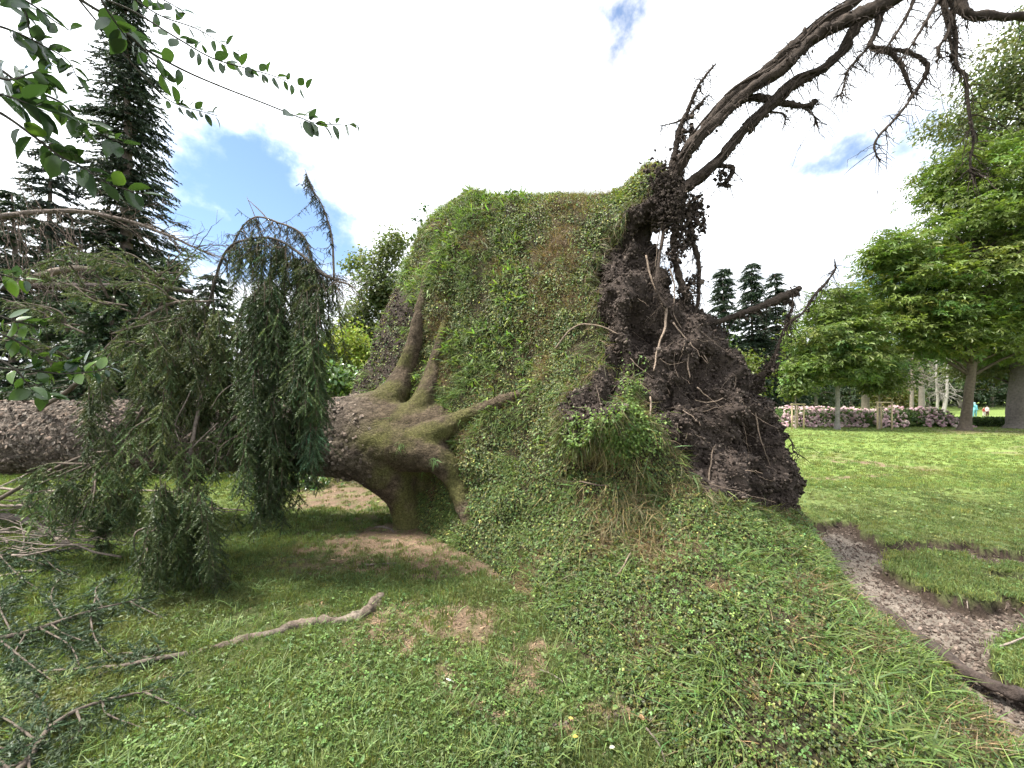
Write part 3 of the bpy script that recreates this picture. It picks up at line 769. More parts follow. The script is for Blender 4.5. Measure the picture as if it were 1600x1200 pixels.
bk = np.array([.165, .135, .112]) * (.62 + .55 * cid)[:, None] * (.45 + .55 * crack)[:, None] * (1 + .3 * fbm(tV, 5, 3, 153))[:, None]
bk2 = np.array([.105, .080, .055]) * (1 + .4 * fbm(tV, 9, 4, 154))[:, None]
fl = sstep(500, 610, tu)[:, None]
tC = bk * (1 - fl) + bk2 * fl * (.55 + .45 * crack)[:, None]
moss = np.clip(fbm(tV, 3.2, 4, 155) * 2.4 + .25, 0, 1) * sstep(515, 610, tu) * np.clip(.85 - .3 * tN[:, 2] + 0 * tu, .2, 1)
moss = np.maximum(moss, .85 * np.exp(-((tu - 590) / 55) ** 2 - ((tw - 690) / 26) ** 2) * np.clip(fbm(tV, 7, 3, 156) * 2 + .7, 0, 1))
mossc = np.array([.100, .100, .034]) * (1 + .4 * fbm(tV, 12, 3, 157))[:, None]
tC = tC * (1 - moss[:, None]) + mossc * moss[:, None]
trunk = mk('trunk', tV, tF, M_bark, tree0, tC, True)
trunk['label'] = 'thick scaly trunk lying level with mossy root flares'
# moss fur and little plants on the flares
ac = Acc()
p, n = scatter_on(tV, tF, moss * sstep(530, 620, tu) + 1e-6, 9000)
grassy(ac, p, n, .008, .026, tint((.12, .125, .035), len(p), .3, .1), .6, 0, .12, .3)
for (cx, cy, k) in [(628, 697, 30), (610, 655, 10), (680, 720, 26), (660, 738, 16), (720, 660, 14), (690, 745, 20), (705, 640, 16)]:
    d = np.hypot(tu - cx, tw - cy) + 100 * (tN[:, 1] > .1); c = tV[np.argmin(d)]; cn = tN[np.argmin(d)]
    p = c + rng.normal(0, .02, (k, 3)); grassy(ac, p, np.repeat(cn[None], k, 0), .04, .11, tint((.10, .17, .05), k, .25, .1), .6, .35, .05, .7)
o = ac.build('moss', M_grass, trunk); o['kind'] = 'stuff'
# lifted flakes of bark on the open trunk
ac = Acc()
p, n = scatter_on(tV, tF, sstep(600, 420, tu) * (tN[:, 1] < .35) * (tu > -60) + 1e-7, 6500)
scatter(ac, leaf_rhomb(1.1, -.12), p + n * .006, norm(np.cross(n, rdir(len(p)))), n + rdir(len(p)) * .25, rng.uniform(.02, .055, len(p)), tint((.175, .142, .118), len(p), .35, .05))
o = ac.build('bark_flakes', M_bark, trunk); o['kind'] = 'stuff'

# ---- bare roots
ROOT_D = np.array([.046, .035, .028])
def root_part(name, pts, col=ROOT_D, parent=tree0, sides=8, rough=.35, n=None, label=None, hairs=None, seed=1, wob=.0):
    """pts rows: world xyz + radius"""
    pts = np.asarray(pts, float)
    n = n or max(10, 7 * len(pts))
    s = spline(pts, n); path = s[:, :3]; rad = np.maximum(s[:, 3], .0015)
    if wob: path = path + wob * np.stack([fbm(path, 5, 3, seed), fbm(path, 5, 3, seed + 5), fbm(path, 5, 3, seed + 9)], -1)
    V, Fq = tube(path, rad, sides, True, rough, seed)
    C = np.asarray(col)[None] * (1 + .4 * fbm(V, 12, 3, seed))[:, None]
    o = mk(name, V, Fq, M_root, parent, C, True)
    if label: o['label'] = label
    if hairs is not None: hairs.append((path, rad))
    return o
def rp(list4): return [(*P(a, b, c), r) for a, b, c, r in list4]
hair = []
BIG = [
 ([(1035, 330, 4.05, .10), (1052, 268, 3.95, .085), (1072, 236, 3.85, .080), (1112, 186, 3.75, .068), (1150, 145, 3.68, .062), (1195, 111, 3.62, .058), (1240, 71, 3.56, .056), (1285, 34, 3.5, .055), (1332, 5, 3.45, .052), (1400, -40, 3.4, .05), (1500, -95, 3.35, .045)], 'upper strand of the long root reaching skyward'),
 ([(1045, 300, 3.98, .07), (1075, 238, 3.80, .07), (1124, 186, 3.70, .062), (1168, 142, 3.62, .058), (1225, 105, 3.55, .06), (1270, 60, 3.5, .066), (1312, 36, 3.45, .075), (1356, 18, 3.4, .08), (1400, -4, 3.35, .07), (1480, -60, 3.3, .06), (1620, -90, 3.2, .05)], 'long thick root reaching skyward from the plate'),
 ([(1045, 325, 3.95, .09), (1075, 290, 3.85, .075), (1120, 254, 3.76, .065), (1157, 210, 3.7, .06), (1202, 168, 3.64, .058), (1240, 131, 3.6, .058), (1283, 109, 3.56, .054), (1316, 80, 3.5, .055), (1337, 44, 3.45, .06), (1358, 18, 3.42, .06)], 'curved lower root joining the long one'),
]
for k, (pts, lab) in enumerate(BIG): root_part('root', rp([(a_, b_, c_, r_ * .70) for a_, b_, c_, r_ in pts]), sides=16, rough=.7, n=110, label=lab, hairs=hair, seed=200 + k * 7)
MID = [
 [(1150, 161, 3.7, .03), (1180, 152, 3.68, .03), (1210, 159, 3.66, .028), (1244, 165, 3.64, .024), (1266, 163, 3.62, .02), (1278, 155, 3.6, .006)],
 [(1050, 262, 3.95, .035), (1059, 212, 3.92, .028), (1074, 176, 3.88, .022), (1089, 139, 3.85, .016), (1104, 117, 3.82, .012), (1119, 99, 3.8, .007)],
 [(1072, 186, 3.88, .013), (1090, 165, 3.85, .011), (1109, 146, 3.82, .005)],
 [(1076, 180, 3.88, .012), (1058, 190, 3.9, .009), (1030, 197, 3.9, .003)],
 [(1372, 10, 3.4, .024), (1371, 45, 3.38, .020), (1360, 72, 3.37, .020), (1390, 82, 3.35, .020), (1410, 105, 3.33, .015), (1420, 130, 3.32, .012), (1428, 154, 3.32, .006)],
 [(1372, 78, 3.37, .016), (1412, 80, 3.35, .016), (1436, 91, 3.33, .016), (1448, 104, 3.32, .017), (1440, 127, 3.31, .014), (1424, 153, 3.3, .012), (1398, 187, 3.3, .011), (1368, 221, 3.3, .009), (1374, 252, 3.3, .004)],
 [(1486, -60, 3.3, .03), (1488, 0, 3.25, .022), (1492, 56, 3.22, .016), (1495, 101, 3.2, .014), (1510, 121, 3.2, .013), (1512, 172, 3.2, .012), (1519, 225, 3.2, .010), (1517, 266, 3.2, .006), (1528, 275, 3.2, .003)],
 [(1480, -70, 3.25, .06), (1497, -10, 3.2, .05), (1505, 18, 3.18, .034), (1540, 24, 3.15, .032), (1600, 26, 3.1, .03), (1680, 20, 3.0, .03), (1800, 40, 2.9, .02)],
 [(1470, -50, 3.25, .02), (1478, 10, 3.22, .014), (1486, 30, 3.2, .014), (1478, 55, 3.2, .012), (1466, 75, 3.2, .012), (1470, 92, 3.2, .005)],
 [(1480, -20, 3.25, .014), (1455, 20, 3.24, .012), (1430, 62, 3.24, .010), (1405, 95, 3.24, .004)],
 [(1440, -30, 3.3, .016), (1416, 25, 3.3, .012), (1388, 70, 3.32, .010), (1368, 82, 3.34, .005)],
 [(1390, 0, 3.38, .014), (1366, 60, 3.38, .012), (1338, 95, 3.4, .011), (1325, 112, 3.42, .009), (1318, 140, 3.44, .007), (1310, 152, 3.45, .003)],
 [(1450, -20, 3.3, .014), (1472, 10, 3.3, .012), (1486, 70, 3.25, .012), (1490, 82, 3.25, .01), (1472, 92, 3.25, .004)],
 [(1195, 172, 3.64, .010), (1226, 180, 3.64, .008), (1225, 203, 3.63, .003)],
 [(1250, 166, 3.64, .009), (1270, 180, 3.63, .007), (1272, 198, 3.62, .003)],
 [(1108, 258, 3.78, .02), (1142, 262, 3.78, .022), (1136, 282, 3.8, .02), (1122, 292, 3.8, .008)],
 [(1098, 508, 4.02, .034), (1130, 500, 3.98, .032), (1165, 488, 3.95, .032), (1200, 474, 3.9, .036), (1228, 461, 3.88, .040), (1250, 449, 3.86, .022)],
 [(1187, 590, 3.95, .03), (1205, 572, 3.9, .025), (1213, 552, 3.88, .018), (1222, 520, 3.86, .008), (1232, 504, 3.84, .010), (1253, 490, 3.82, .011), (1273, 462, 3.8, .013), (1293, 440, 3.78, .012), (1306, 420, 3.78, .008), (1304, 404, 3.78, .003)],
 [(1224, 468, 3.88, .012), (1240, 475, 3.88, .01), (1226, 505, 3.88, .008), (1234, 528, 3.88, .003)],
 [(1075, 330, 3.95, .03), (1082, 380, 3.95, .026), (1090, 402, 3.94, .024), (1092, 440, 3.94, .022), (1089, 480, 3.92, .018), (1075, 510, 3.8, .012)],
 [(1040, 350, 3.95, .02), (1030, 400, 3.85, .016), (1026, 450, 3.72, .014), (1040, 480, 3.66, .010)],
 [(1060, 330, 3.95, .03), (1052, 380, 3.95, .03), (1060, 430, 3.92, .035), (1075, 470, 3.85, .03)],
 [(1225, 676, 3.95, .008), (1238, 690, 3.95, .007), (1240, 705, 3.95, .005), (1252, 712, 3.95, .002)],
]
for k, pts in enumerate(MID): root_part('root', rp(pts), sides=8, rough=.55, hairs=hair, seed=300 + k * 11, wob=.012, n=max(16, 10 * len(pts)))
PALE = np.array([.26, .20, .155])
THIN = [
 ([(1041, 480), (1038, 510), (1027, 541), (1022, 578)], .014), ([(1052, 505), (1075, 534), (1092, 548), (1105, 567)], .008), ([(1085, 500), (1075, 560), (1076, 592)], .012), ([(1151, 582), (1149, 600), (1140, 618), (1109, 629), (1085, 626)], .007),
 ([(1090, 605), (1112, 624), (1139, 646)], .006), ([(868, 545), (884, 520), (900, 509), (925, 508), (950, 514), (975, 528)], .011), ([(1109, 755), (1110, 725), (1113, 706), (1119, 694)], .008), ([(1180, 640), (1187, 680), (1195, 705), (1204, 728)], .007),
 ([(1015, 620), (1017, 660), (1020, 690), (1027, 725)], .008), ([(1010, 400), (1020, 440), (1032, 475), (1041, 487)], .010), ([(1052, 300), (1040, 330), (1030, 370), (1024, 420)], .008), ([(1149, 600), (1140, 590), (1128, 606)], .004),
 ([(985, 560), (1000, 575), (1020, 590)], .005), ([(1045, 420), (1055, 455), (1052, 490), (1066, 515)], .007), ([(1150, 745), (1162, 735), (1178, 728)], .004), ([(1120, 706), (1140, 712), (1160, 726)], .003), ([(940, 560), (932, 600), (940, 640)], .004),
 ([(880, 640), (868, 625), (852, 605)], .004), ([(1060, 540), (1052, 560), (1060, 590)], .005), ([(1030, 560), (1045, 570), (1068, 566)], .004), ([(962, 900), (975, 880), (985, 862)], .008), ([(905, 752), (930, 756), (948, 757)], .008),
 ([(755, 540), (778, 530), (800, 545)], .0), ([(640, 700), (665, 690), (690, 672)], .0)]
for k, (pl, r) in enumerate(THIN):
    if r == 0: continue
    pl = np.array(pl, float); w3 = on_plate(pl[:, 0], pl[:, 1], .055)
    rr = np.linspace(r, r * .45, len(pl)); c = PALE * (.45 if k % 4 == 2 else rng.uniform(.6, 1.05))
    root_part('rootlet', np.hstack([w3, rr[:, None]]), col=c, parent=plate, sides=6, rough=.3, seed=500 + k * 5, wob=.02, n=24)
# thick root lying in the churned soil to the right
RG = [(1328, 925), (1352, 945), (1385, 962), (1418, 985), (1452, 1010), (1490, 1036), (1520, 1060), (1560, 1078), (1605, 1087), (1700, 1095)]
pts = [(*GP(a, b, -.02), r) for (a, b), r in zip(RG, [.034, .04, .04, .037, .034, .031, .030, .028, .027, .024])]
root_part('root', pts, col=(.060, .046, .040), sides=18, rough=.85, n=130, seed=700, label='dark root lying across the churned soil', wob=.02)
# hair roots and hanging crumbs, too fine to tell apart
ac = Acc()
for path, rad in hair:
    L_ = np.linalg.norm(np.diff(path, axis=0), axis=1).sum(); m = int(L_ * 75)
    for _ in range(m):
        k = rng.integers(1, len(path) - 1); a = path[k]
        d = norm(rdir(1)[0] * np.array([1, .6, .7]) + np.array([0, 0, -.45])); l = rng.uniform(.05, .22) * (1.6 if rng.random() < .15 else 1)
        t = np.linspace(0, 1, 6)[:, None]
        pl = a + d * l * t + np.array([0, 0, -1]) * (l * .5) * t ** 2 + rng.normal(0, .012, (6, 3)) * t
        ac.add(*tube(pl, np.linspace(rng.uniform(.0025, .006), .0012, 6), 3, False), ROOT_D * rng.uniform(.6, 1.3))
for _ in range(1500):
    k = rng.integers(0, len(pV))
    if torn[k] < .5 or rng.random() < .3: continue
    a = pV[k]; l = rng.uniform(.06, .30) * (1.7 if rng.random() < .15 else 1); t = np.linspace(0, 1, 7)[:, None]
    d = norm(pN[k] * .5 + np.array([0, 0, -.8]) + rdir(1)[0] * .7)
    pl = a + pN[k] * .03 + d * l * t + rng.normal(0, .014, (7, 3)) * t
    ac.add(*tube(pl, np.linspace(rng.uniform(.002, .0045), .001, 7), 3, False), PALE * rng.uniform(.35, 1.0))
for path, rad in hair[:3]:
    for q in range(9):
        n_ = len(path); i0 = rng.integers(0, n_ // 2); i1 = rng.integers(i0 + n_ // 4, n_); pl = path[i0:i1]; t = np.linspace(0, 1, len(pl)); tt = norm(np.gradient(pl, axis=0))
        a = norm(np.cross(tt, [0, 0, 1.0])); b = np.cross(tt, a); ph = rng.uniform(0, 6.28) + t * rng.uniform(-5, 5) + .6 * np.sin(t * 9 + q)
        off = (rad[i0:i1] * rng.uniform(.9, 1.25))[:, None] * (a * np.cos(ph)[:, None] + b * np.sin(ph)[:, None])
        ac.add(*tube(pl + off, rng.uniform(.006, .018) * (1 - .6 * t), 6, True, .4, 40 + q), ROOT_D * rng.uniform(.55, 1.2))
o = ac.build('hair_roots', M_root, tree0, True); o['kind'] = 'stuff'
ac = Acc()
for path, rad in hair[:6] + hair[19:22]:
    m = 260 if rad.max() > .05 else 70
    k = rng.integers(0, max(2, int(len(path) * .65)), m)
    p = path[k] + rdir(m) * rad[k][:, None] * rng.uniform(.7, 1.25, (m, 1)) - np.array([0, 0, 1]) * (np.abs(rng.normal(0, .02, (m, 1))))
    clods(ac, p, np.abs(rng.normal(0, .008, m)) + .003, soil_tint(m, .8))
for (cx, cy, d, s, m) in [(1085, 322, 3.9, .07, 160), (1088, 345, 3.9, .06, 90), (1062, 360, 3.92, .06, 110), (1078, 375, 3.92, .05, 70), (1055, 400, 3.9, .06, 90), (1128, 274, 3.78, .04, 36), (1136, 288, 3.8, .025, 16), (1270, 163, 3.62, .02, 16),
                          (1085, 440, 3.92, .05, 70), (1072, 460, 3.88, .07, 110), (1098, 356, 3.9, .03, 30), (1066, 215, 3.9, .04, 40), (1080, 205, 3.85, .03, 30), (1240, 458, 3.88, .03, 40), (1205, 575, 3.9, .05, 60), (1062, 385, 3.9, .04, 50), (1050, 330, 3.9, .12, 520), (1035, 290, 3.95, .12, 480)]:
    m = int(m * 2.2); c = P(cx, cy, d); p = c + rng.normal(0, s * .85, (m, 3)) * np.array([.8, .8, 1.1])
    clods(ac, p, np.abs(rng.normal(0, .0075, m)) + .004, soil_tint(m, .8))
o = ac.build('hanging_soil', M_soil, tree0); o['kind'] = 'stuff'

# ------------------------------------------------------------------ lawn
def plate_foot(px, py):
    """ground pixels covered by the root plate"""
    return inpoly(px, py, OUT)
def lawn_points(n, d0, d1, power=1.0, xpad=1.42, behind=False):
    """ground points the camera can see, evenly spread over the picture's log depth"""
    X, Y, k = [], [], 0
    while k < n:
        d = d0 * (d1 / d0) ** rng.random(n); x = rng.uniform(-xpad, xpad, n) * d
        px = 800 + F * x / d; py = HOR + F * CAM_H / d
        m = ~(plate_foot(px, py) & (px > 690))
        if behind: m |= (d - plate_depth(px, np.maximum(py, 260)) > 1.7) & (rng.random(n) < .6)
        X.append(x[m]); Y.append(d[m]); k += int(m.sum())
    return np.concatenate(X)[:n], np.concatenate(Y)[:n]
def tuft(nb, seed, w=.055, spread=.9, rad=.45):
    """a small bunch of blades, unit height"""
    r = np.random.default_rng(seed); V, Fq = [], []
    for k in range(nb):
        a, lean, h = r.uniform(0, 6.28), abs(r.normal(0, .5)) * spread, r.uniform(.45, 1.05)
        d = np.array([math.cos(a), math.sin(a), 0]); sd = np.array([-d[1], d[0], 0]); sd = sd * math.cos(1.0) + d * math.sin(1.0) * r.choice([-1, 1])
        b = r.normal(0, rad, 3) * np.array([1, 1, 0]); up = np.array([0, 0, 1.0])
        m_ = b + (up * .6 + d * lean * .35) * h; t_ = b + (up * (.95 - .35 * min(lean, 1.3)) + d * lean * 1.0) * h; ww = w * r.uniform(.7, 1.3)
        o = len(V); V += [b - sd * ww, b + sd * ww, m_ - sd * ww * .85, m_ + sd * ww * .85, t_]; Fq += [[o, o + 1, o + 3, o + 2], [o + 2, o + 3, o + 4, o + 4]]
    V = np.array(V); return np.stack([V[:, 0], V[:, 1], V[:, 2]], -1), np.array(Fq)
TUFTS = [tuft(16, k) for k in range(7)]
def lawn_tufts(inst, n, d0, d1, lo, hi, col, keep_bare=.10, patchy=.5):
    n = int(n * 1.4); x, y = lawn_points(n, d0, d1, xpad=2.0 if d1 < 9 else 1.75, behind=True); so, ba, px, py = fields(x, y); q = np.stack([x, y, 0 * x], -1)
    pr = (1 - (1 - keep_bare) * ba) * np.clip(.75 + patchy * fbm(q, 2.5, 3, 180), 0, 1)
    m = (rng.random(n) < pr) & (so < .3); x, y, q = x[m], y[m], q[m]; k = len(x)
    p = np.stack([x, y, ground_z(x, y, so[m]) - .004], -1)
    dryc = np.clip(fbm(q, .8, 3, 185) * 1.6 - .2 + .9 * ba[m] + rng.normal(0, .15, k), 0, 1)[:, None]
    c = tint(col, k, .25, .12) * (1 + .35 * fbm(q, 1.3, 3, 182)[:, None]); c = c * (1 - .5 * dryc) + np.array([.21, .18, .08]) * .5 * dryc
    a = rng.uniform(0, 6.28, k); inst.add(p, np.stack([np.cos(a), np.sin(a), 0 * a], -1), np.repeat([[0, 0, 1.0]], k, 0) + rng.normal(0, .15, (k, 3)), rng.uniform(lo, hi, k) * (1 + .4 * fbm(q, 2.2, 2, 186)), c)
def lawn(n, d0, d1, acc, lo, hi, col, w=.05, bend=.6, tmpl=None, lean=.6, keep_bare=.12, patchy=0.0, sharp=False):
    x, y = lawn_points(n, d0, d1)
    so, ba, px, py = fields(x, y)
    q = np.stack([x, y, 0 * x], -1)
    pr = (1 - so) * (1 - (1 - keep_bare) * ba)
    if patchy: pr = pr * np.clip(.6 + patchy * fbm(q, 2.5, 3, 180), 0, 1)
    m = (rng.random(n) < pr) & ~(plate_foot(px, py) & (px > 700)) & (so < .35)
    x, y, q = x[m], y[m], q[m]
    z = ground_z(x, y, so[m]); p = np.stack([x, y, z], -1)
    k = len(p)
    v = 1 + .35 * fbm(q, 1.3, 3, 182)[:, None] - .0 * ba[m][:, None]
    dryc = np.clip(fbm(q, .8, 3, 185) * 1.6 - .25 + .9 * ba[m], 0, 1)[:, None]
    c = tint(col, k, .28, .12) * v
    c = c * (1 - .45 * dryc) + np.array([.20, .17, .07]) * .45 * dryc
    up = np.array([0, 0, 1.0])
    if tmpl is None:
        d = norm(up + rdir(k) * np.array([1, 1, .25]) * lean)
        side = norm(np.cross(d, rdir(k))); nn = norm(np.cross(side, d)); nn = np.where(nn[:, 2:3] < 0, -nn, nn)
        sz = rng.uniform(lo, hi, k) * (1 + .35 * fbm(q, 2.2, 2, 186))
        scatter(acc, leaf_blade(w, bend), p - up * .004, d, nn, sz, c)
    else:
        d = norm(rdir(k) * np.array([1, 1, .3]))
        scatter(acc, tmpl, p + up * rng.uniform(.006, .035, (k, 1)), d, norm(up + rdir(k) * .55), rng.uniform(lo, hi, k), c)
GC = (.122, .158, .056)
gi_ = Inst()
lawn_tufts(gi_, 26000, 1.45, 3.4, .026, .052, GC)
lawn_tufts(gi_, 36000, 3.0, 8.5, .034, .062, (.126, .162, .056))
lawn_tufts(gi_, 34000, 7.0, 30.0, .05, .085, (.160, .205, .060), patchy=.3)
o = inst_build('grass', 'tuft', TUFTS, gi_.b, M_tuft); tag(o, 'short green lawn grass around the fallen tree', 'grass', None, 'stuff')
ac = Acc()
# longer tufts
x, y = lawn_points(800, 1.6, 9.0); so, ba, px, py = fields(x, y)
m = (so < .2) & ~(plate_foot(px, py) & (px > 700)) & (rng.random(len(x)) > ba) & (px < 1230)
x, y = x[m], y[m]; rep = rng.integers(6, 20, len(x))
c = np.stack([x, y, ground_z(x, y)], -1); p = np.repeat(c, rep, 0) + rng.normal(0, .018, (rep.sum(), 3)) * np.array([1, 1, 0])
d = norm(np.array([0, 0, 1.0]) + rdir(len(p)) * np.array([1, 1, .2]) * .6); side = norm(np.cross(d, rdir(len(p)))); nn = norm(np.cross(side, d)); nn = np.where(nn[:, 2:3] < 0, -nn, nn)
scatter(ac, leaf_blade(.045, .75), p, d, nn, rng.uniform(.05, .12, len(p)), tint((.13, .185, .058), len(p), .25, .1))
# fringe hanging over the torn sods
e = np.abs(g_soil - .35) < .22
ex, ey, ez = gx[e], gy[e], gz[e]
m = rng.random(len(ex)) < .8 * (ey > 1.5)
p = np.repeat(np.stack([ex, ey, ez], -1)[m], 3, 0); p = p + rng.normal(0, .02, p.shape) * np.array([1, 1, .3]) + np.array([0, .02, .03])
d = norm(np.array([0, -.5, .2]) + rdir(len(p)) * .9)
scatter(ac, leaf_blade(.07, .7), p, d, norm(np.array([0, 0, 1.0]) + rdir(len(p)) * .3), rng.uniform(.05, .12, len(p)), tint((.12, .150, .045), len(p), .35, .15))
o = ac.build('long_grass', M_grass); tag(o, 'longer grass tufts and torn grass fringe along the sods', 'grass', None, 'stuff')
ac = Acc()
lawn(26000, 1.5, 5.5, ac, .009, .018, (.092, .150, .040), tmpl=leaf_clover(), keep_bare=.25, patchy=1.6)
lawn(20000, 1.5, 6.0, ac, .016, .036, (.092, .145, .040), tmpl=leaf_rhomb(.55, .1), keep_bare=.3, patchy=1.2)
lawn(9000, 5, 24, ac, .03, .06, (.14, .19, .06), tmpl=leaf_rhomb(.8, .1), keep_bare=.2)
o = ac.build('clover', M_leaf); tag(o, 'clover and small weeds growing among the lawn grass', 'weeds', None, 'stuff')
# litter: twigs, needles, crumbs on worn turf and churned soil
ac = Acc()
x, y = lawn_points(60000, 1.5, 9.0); so, ba, px, py = fields(x, y)
m = (rng.random(len(x)) < np.clip(ba * .75 + .02, 0, 1) * (so < .2)) & ~(plate_foot(px, py) & (px > 720))
x, y = x[m], y[m]; p = np.stack([x, y, ground_z(x, y) + .006], -1); k = len(p)
scatter(ac, leaf_blade(.10, .05), p, norm(rdir(k) * np.array([1, 1, .15])), norm(np.array([0, 0, 1.0]) + rdir(k) * .4), rng.uniform(.02, .06, k), tint((.20, .14, .09), k, .4, .08))
o = ac.build('litter', M_root); tag(o, 'brown needle and twig litter on the worn turf', 'litter', None, 'stuff')
ac = Acc()
x, y = lawn_points(90000, 1.4, 6.0); so, ba, px, py = fields(x, y)
m = (rng.random(len(x)) < np.clip((so > .5) * .8 + (ba > .55) * .12 * (py > 1090), 0, 1)) & ~(plate_foot(px, py) & (px < 1150) & (px > 700))
x, y, so = x[m], y[m], so[m]; k = len(x)
clods(ac, np.stack([x, y, ground_z(x, y, so) + .002], -1), np.abs(rng.normal(0, .006, k)) + .003, soil_tint(k, 1.7))
o = ac.build('soil_clods', M_soil); tag(o, 'loose crumbs of churned soil in the torn ground', 'soil', None, 'stuff')

# ------------------------------------------------------------------ conifer sprigs
def sprig_template(n=34, length=1.0, needle=.17, seed=0, w=.022):
    r = np.random.default_rng(seed)
    V = []; Fq = []
    t = np.linspace(.02, 1, n)
    for k in range(n):
        a = r.uniform(0, 2 * np.pi); el = r.uniform(.5, 1.0)
        d = np.array([math.cos(a) * math.sin(el), math.cos(el), math.sin(a) * math.sin(el) * .7]); nl = needle * r.uniform(.7, 1.15) * (1 - .35 * t[k])
        b = np.array([0, t[k] * length, 0]); s = np.cross(d, r.normal(size=3)); s = s / np.linalg.norm(s) * w
        o = len(V); V += [b - s, b + s, b + d * nl]; Fq.append([o, o + 1, o + 2, o + 2])
    o = len(V); V += [[-.012, 0, 0], [.012, 0, 0], [0, length, 0]]; Fq.append([o, o + 1, o + 2, o + 2])
    return np.array(V), np.array(Fq)
SPRIGS = [sprig_template(40, 1, .21, k, .027) for k in range(5)]
SPRIG_S = [sprig_template(15, 1, .34, 20 + k, .085) for k in range(4)]
def sprigs(acc, pos, along, size, col, tm=SPRIGS):
    acc.add(pos, along, rdir(len(pos)), size, col)
def strand(acc_w, acc_n, start, length, drift, sg=.09, step=.035, col=(.030, .055, .024), r0=.004, bare=0.0, swing=.05, side_len=(.05, .13)):
    """one hanging branchlet with side sprigs"""
    n = max(5, int(length / .06)); t = np.linspace(0, 1, n)[:, None]
    path = start + np.array([0, 0, -1.0]) * length * t + drift * t ** 1.5 + swing * np.cumsum(rng.normal(0, .18, (n, 3)), 0) * t
    acc_w.add(*tube(path, np.linspace(r0, .0015, n), 4, False), np.array([.11, .085, .065]) * rng.uniform(.7, 1.3))
    m = int(length / step * 2.3)
    u = rng.uniform(bare, 1, m) * (n - 1); i = np.minimum(u.astype(int), n - 2); f = (u - i)[:, None]
    p = path[i] * (1 - f) + path[i + 1] * f
    d = norm(rdir(m) * np.array([1, 1, .35]) * .75 + np.array([0, 0, -.75]))
    s = rng.uniform(*side_len, m) * (1.1 - .35 * (u / n))
    sprigs(acc_n, p, d, s, tint(col, m, .3, .12))

# ---- the limbs of the fallen spruce hanging in front of its trunk
DC = np.array([.115, .092, .075])
limb_w = Acc(); limb_n = Inst()
def limb(acc, list4, col=DC, sides=7, n=None, wob=.01, seed=1):
    s = spline(rp(list4), n or 8 * len(list4)); path = s[:, :3] + wob * np.stack([fbm(s[:, :3], 4, 3, seed + k) for k in range(3)], -1)
    V, Fq = tube(path, np.maximum(s[:, 3], .0015), sides, True, .25, seed)
    acc.add(V, Fq, np.asarray(col)[None] * (1 + .35 * fbm(V, 14, 3, seed))[:, None]); return path
A1 = limb(limb_w, [(330, 640, 4.6, .035), (300, 560, 4.2, .028), (325, 480, 3.9, .016), (352, 395, 3.7, .011), (394, 373, 3.6, .010), (431, 375, 3.55, .011), (469, 397, 3.5, .014), (499, 424, 3.48, .017), (529, 439, 3.45, .016)], seed=3, col=(.07, .06, .052))
A2 = limb(limb_w, [(352, 420, 3.75, .006), (368, 370, 3.7, .007), (397, 340, 3.68, .008), (439, 349, 3.62, .009), (472, 367, 3.58, .009), (487, 405, 3.55, .009), (495, 425, 3.5, .008)], seed=4)
A3 = limb(limb_w, [(522, 436, 3.45, .010), (519, 375, 3.45, .009), (506, 326, 3.45, .007), (486, 290, 3.45, .005), (476, 264, 3.45, .002)], seed=5)
A4 = limb(limb_w, [(405, 470, 3.62, .008), (420, 440, 3.6, .011), (450, 415, 3.55, .011), (480, 404, 3.52, .012)], seed=6)
A5 = limb(limb_w, [(60, 640, 4.6, .025), (120, 600, 4.3, .022), (180, 530, 4.0, .018), (260, 478, 3.8, .014), (330, 470, 3.7, .010)], seed=7)
A6 = limb(limb_w, [(430, 640, 4.4, .03), (420, 560, 4.0, .02), (430, 480, 3.7, .016), (470, 430, 3.55, .012)], seed=8, col=(.07, .06, .052))
A7 = limb(limb_w, [(-20, 790, 3.9, .02), (60, 745, 3.8, .018), (130, 712, 3.7, .014), (170, 705, 3.6, .01)], seed=9)
A8 = limb(limb_w, [(330, 545, 3.8, .02), (310, 640, 3.6, .017), (295, 720, 3.5, .014), (285, 800, 3.45, .011), (290, 880, 3.4, .008)], seed=10, col=(.17, .14, .12))
for k, l4 in enumerate([[(300, 610, 3.5, .006), (275, 660, 3.45, .005), (280, 690, 3.4, .003)], [(340, 660, 3.5, .006), (300, 700, 3.45, .006), (280, 730, 3.42, .004)], [(255, 600, 3.5, .005), (265, 650, 3.45, .004), (280, 670, 3.4, .003)], [(400, 580, 3.5, .006), (350, 610, 3.48, .005), (330, 640, 3.45, .003)],
                        [(420, 345, 3.6, .006), (402, 325, 3.6, .005), (388, 312, 3.6, .003)], [(400, 342, 3.6, .004), (392, 322, 3.6, .003), (386, 308, 3.6, .002)], [(529, 440, 3.45, .012), (548, 446, 3.44, .006), (562, 462, 3.43, .002)], [(524, 440, 3.45, .008), (505, 455, 3.45, .008), (490, 452, 3.45, .004)]]):
    limb(limb_w, l4, col=(.2, .165, .14), seed=30 + k, sides=5)
SC_ = (.062, .084, .030)
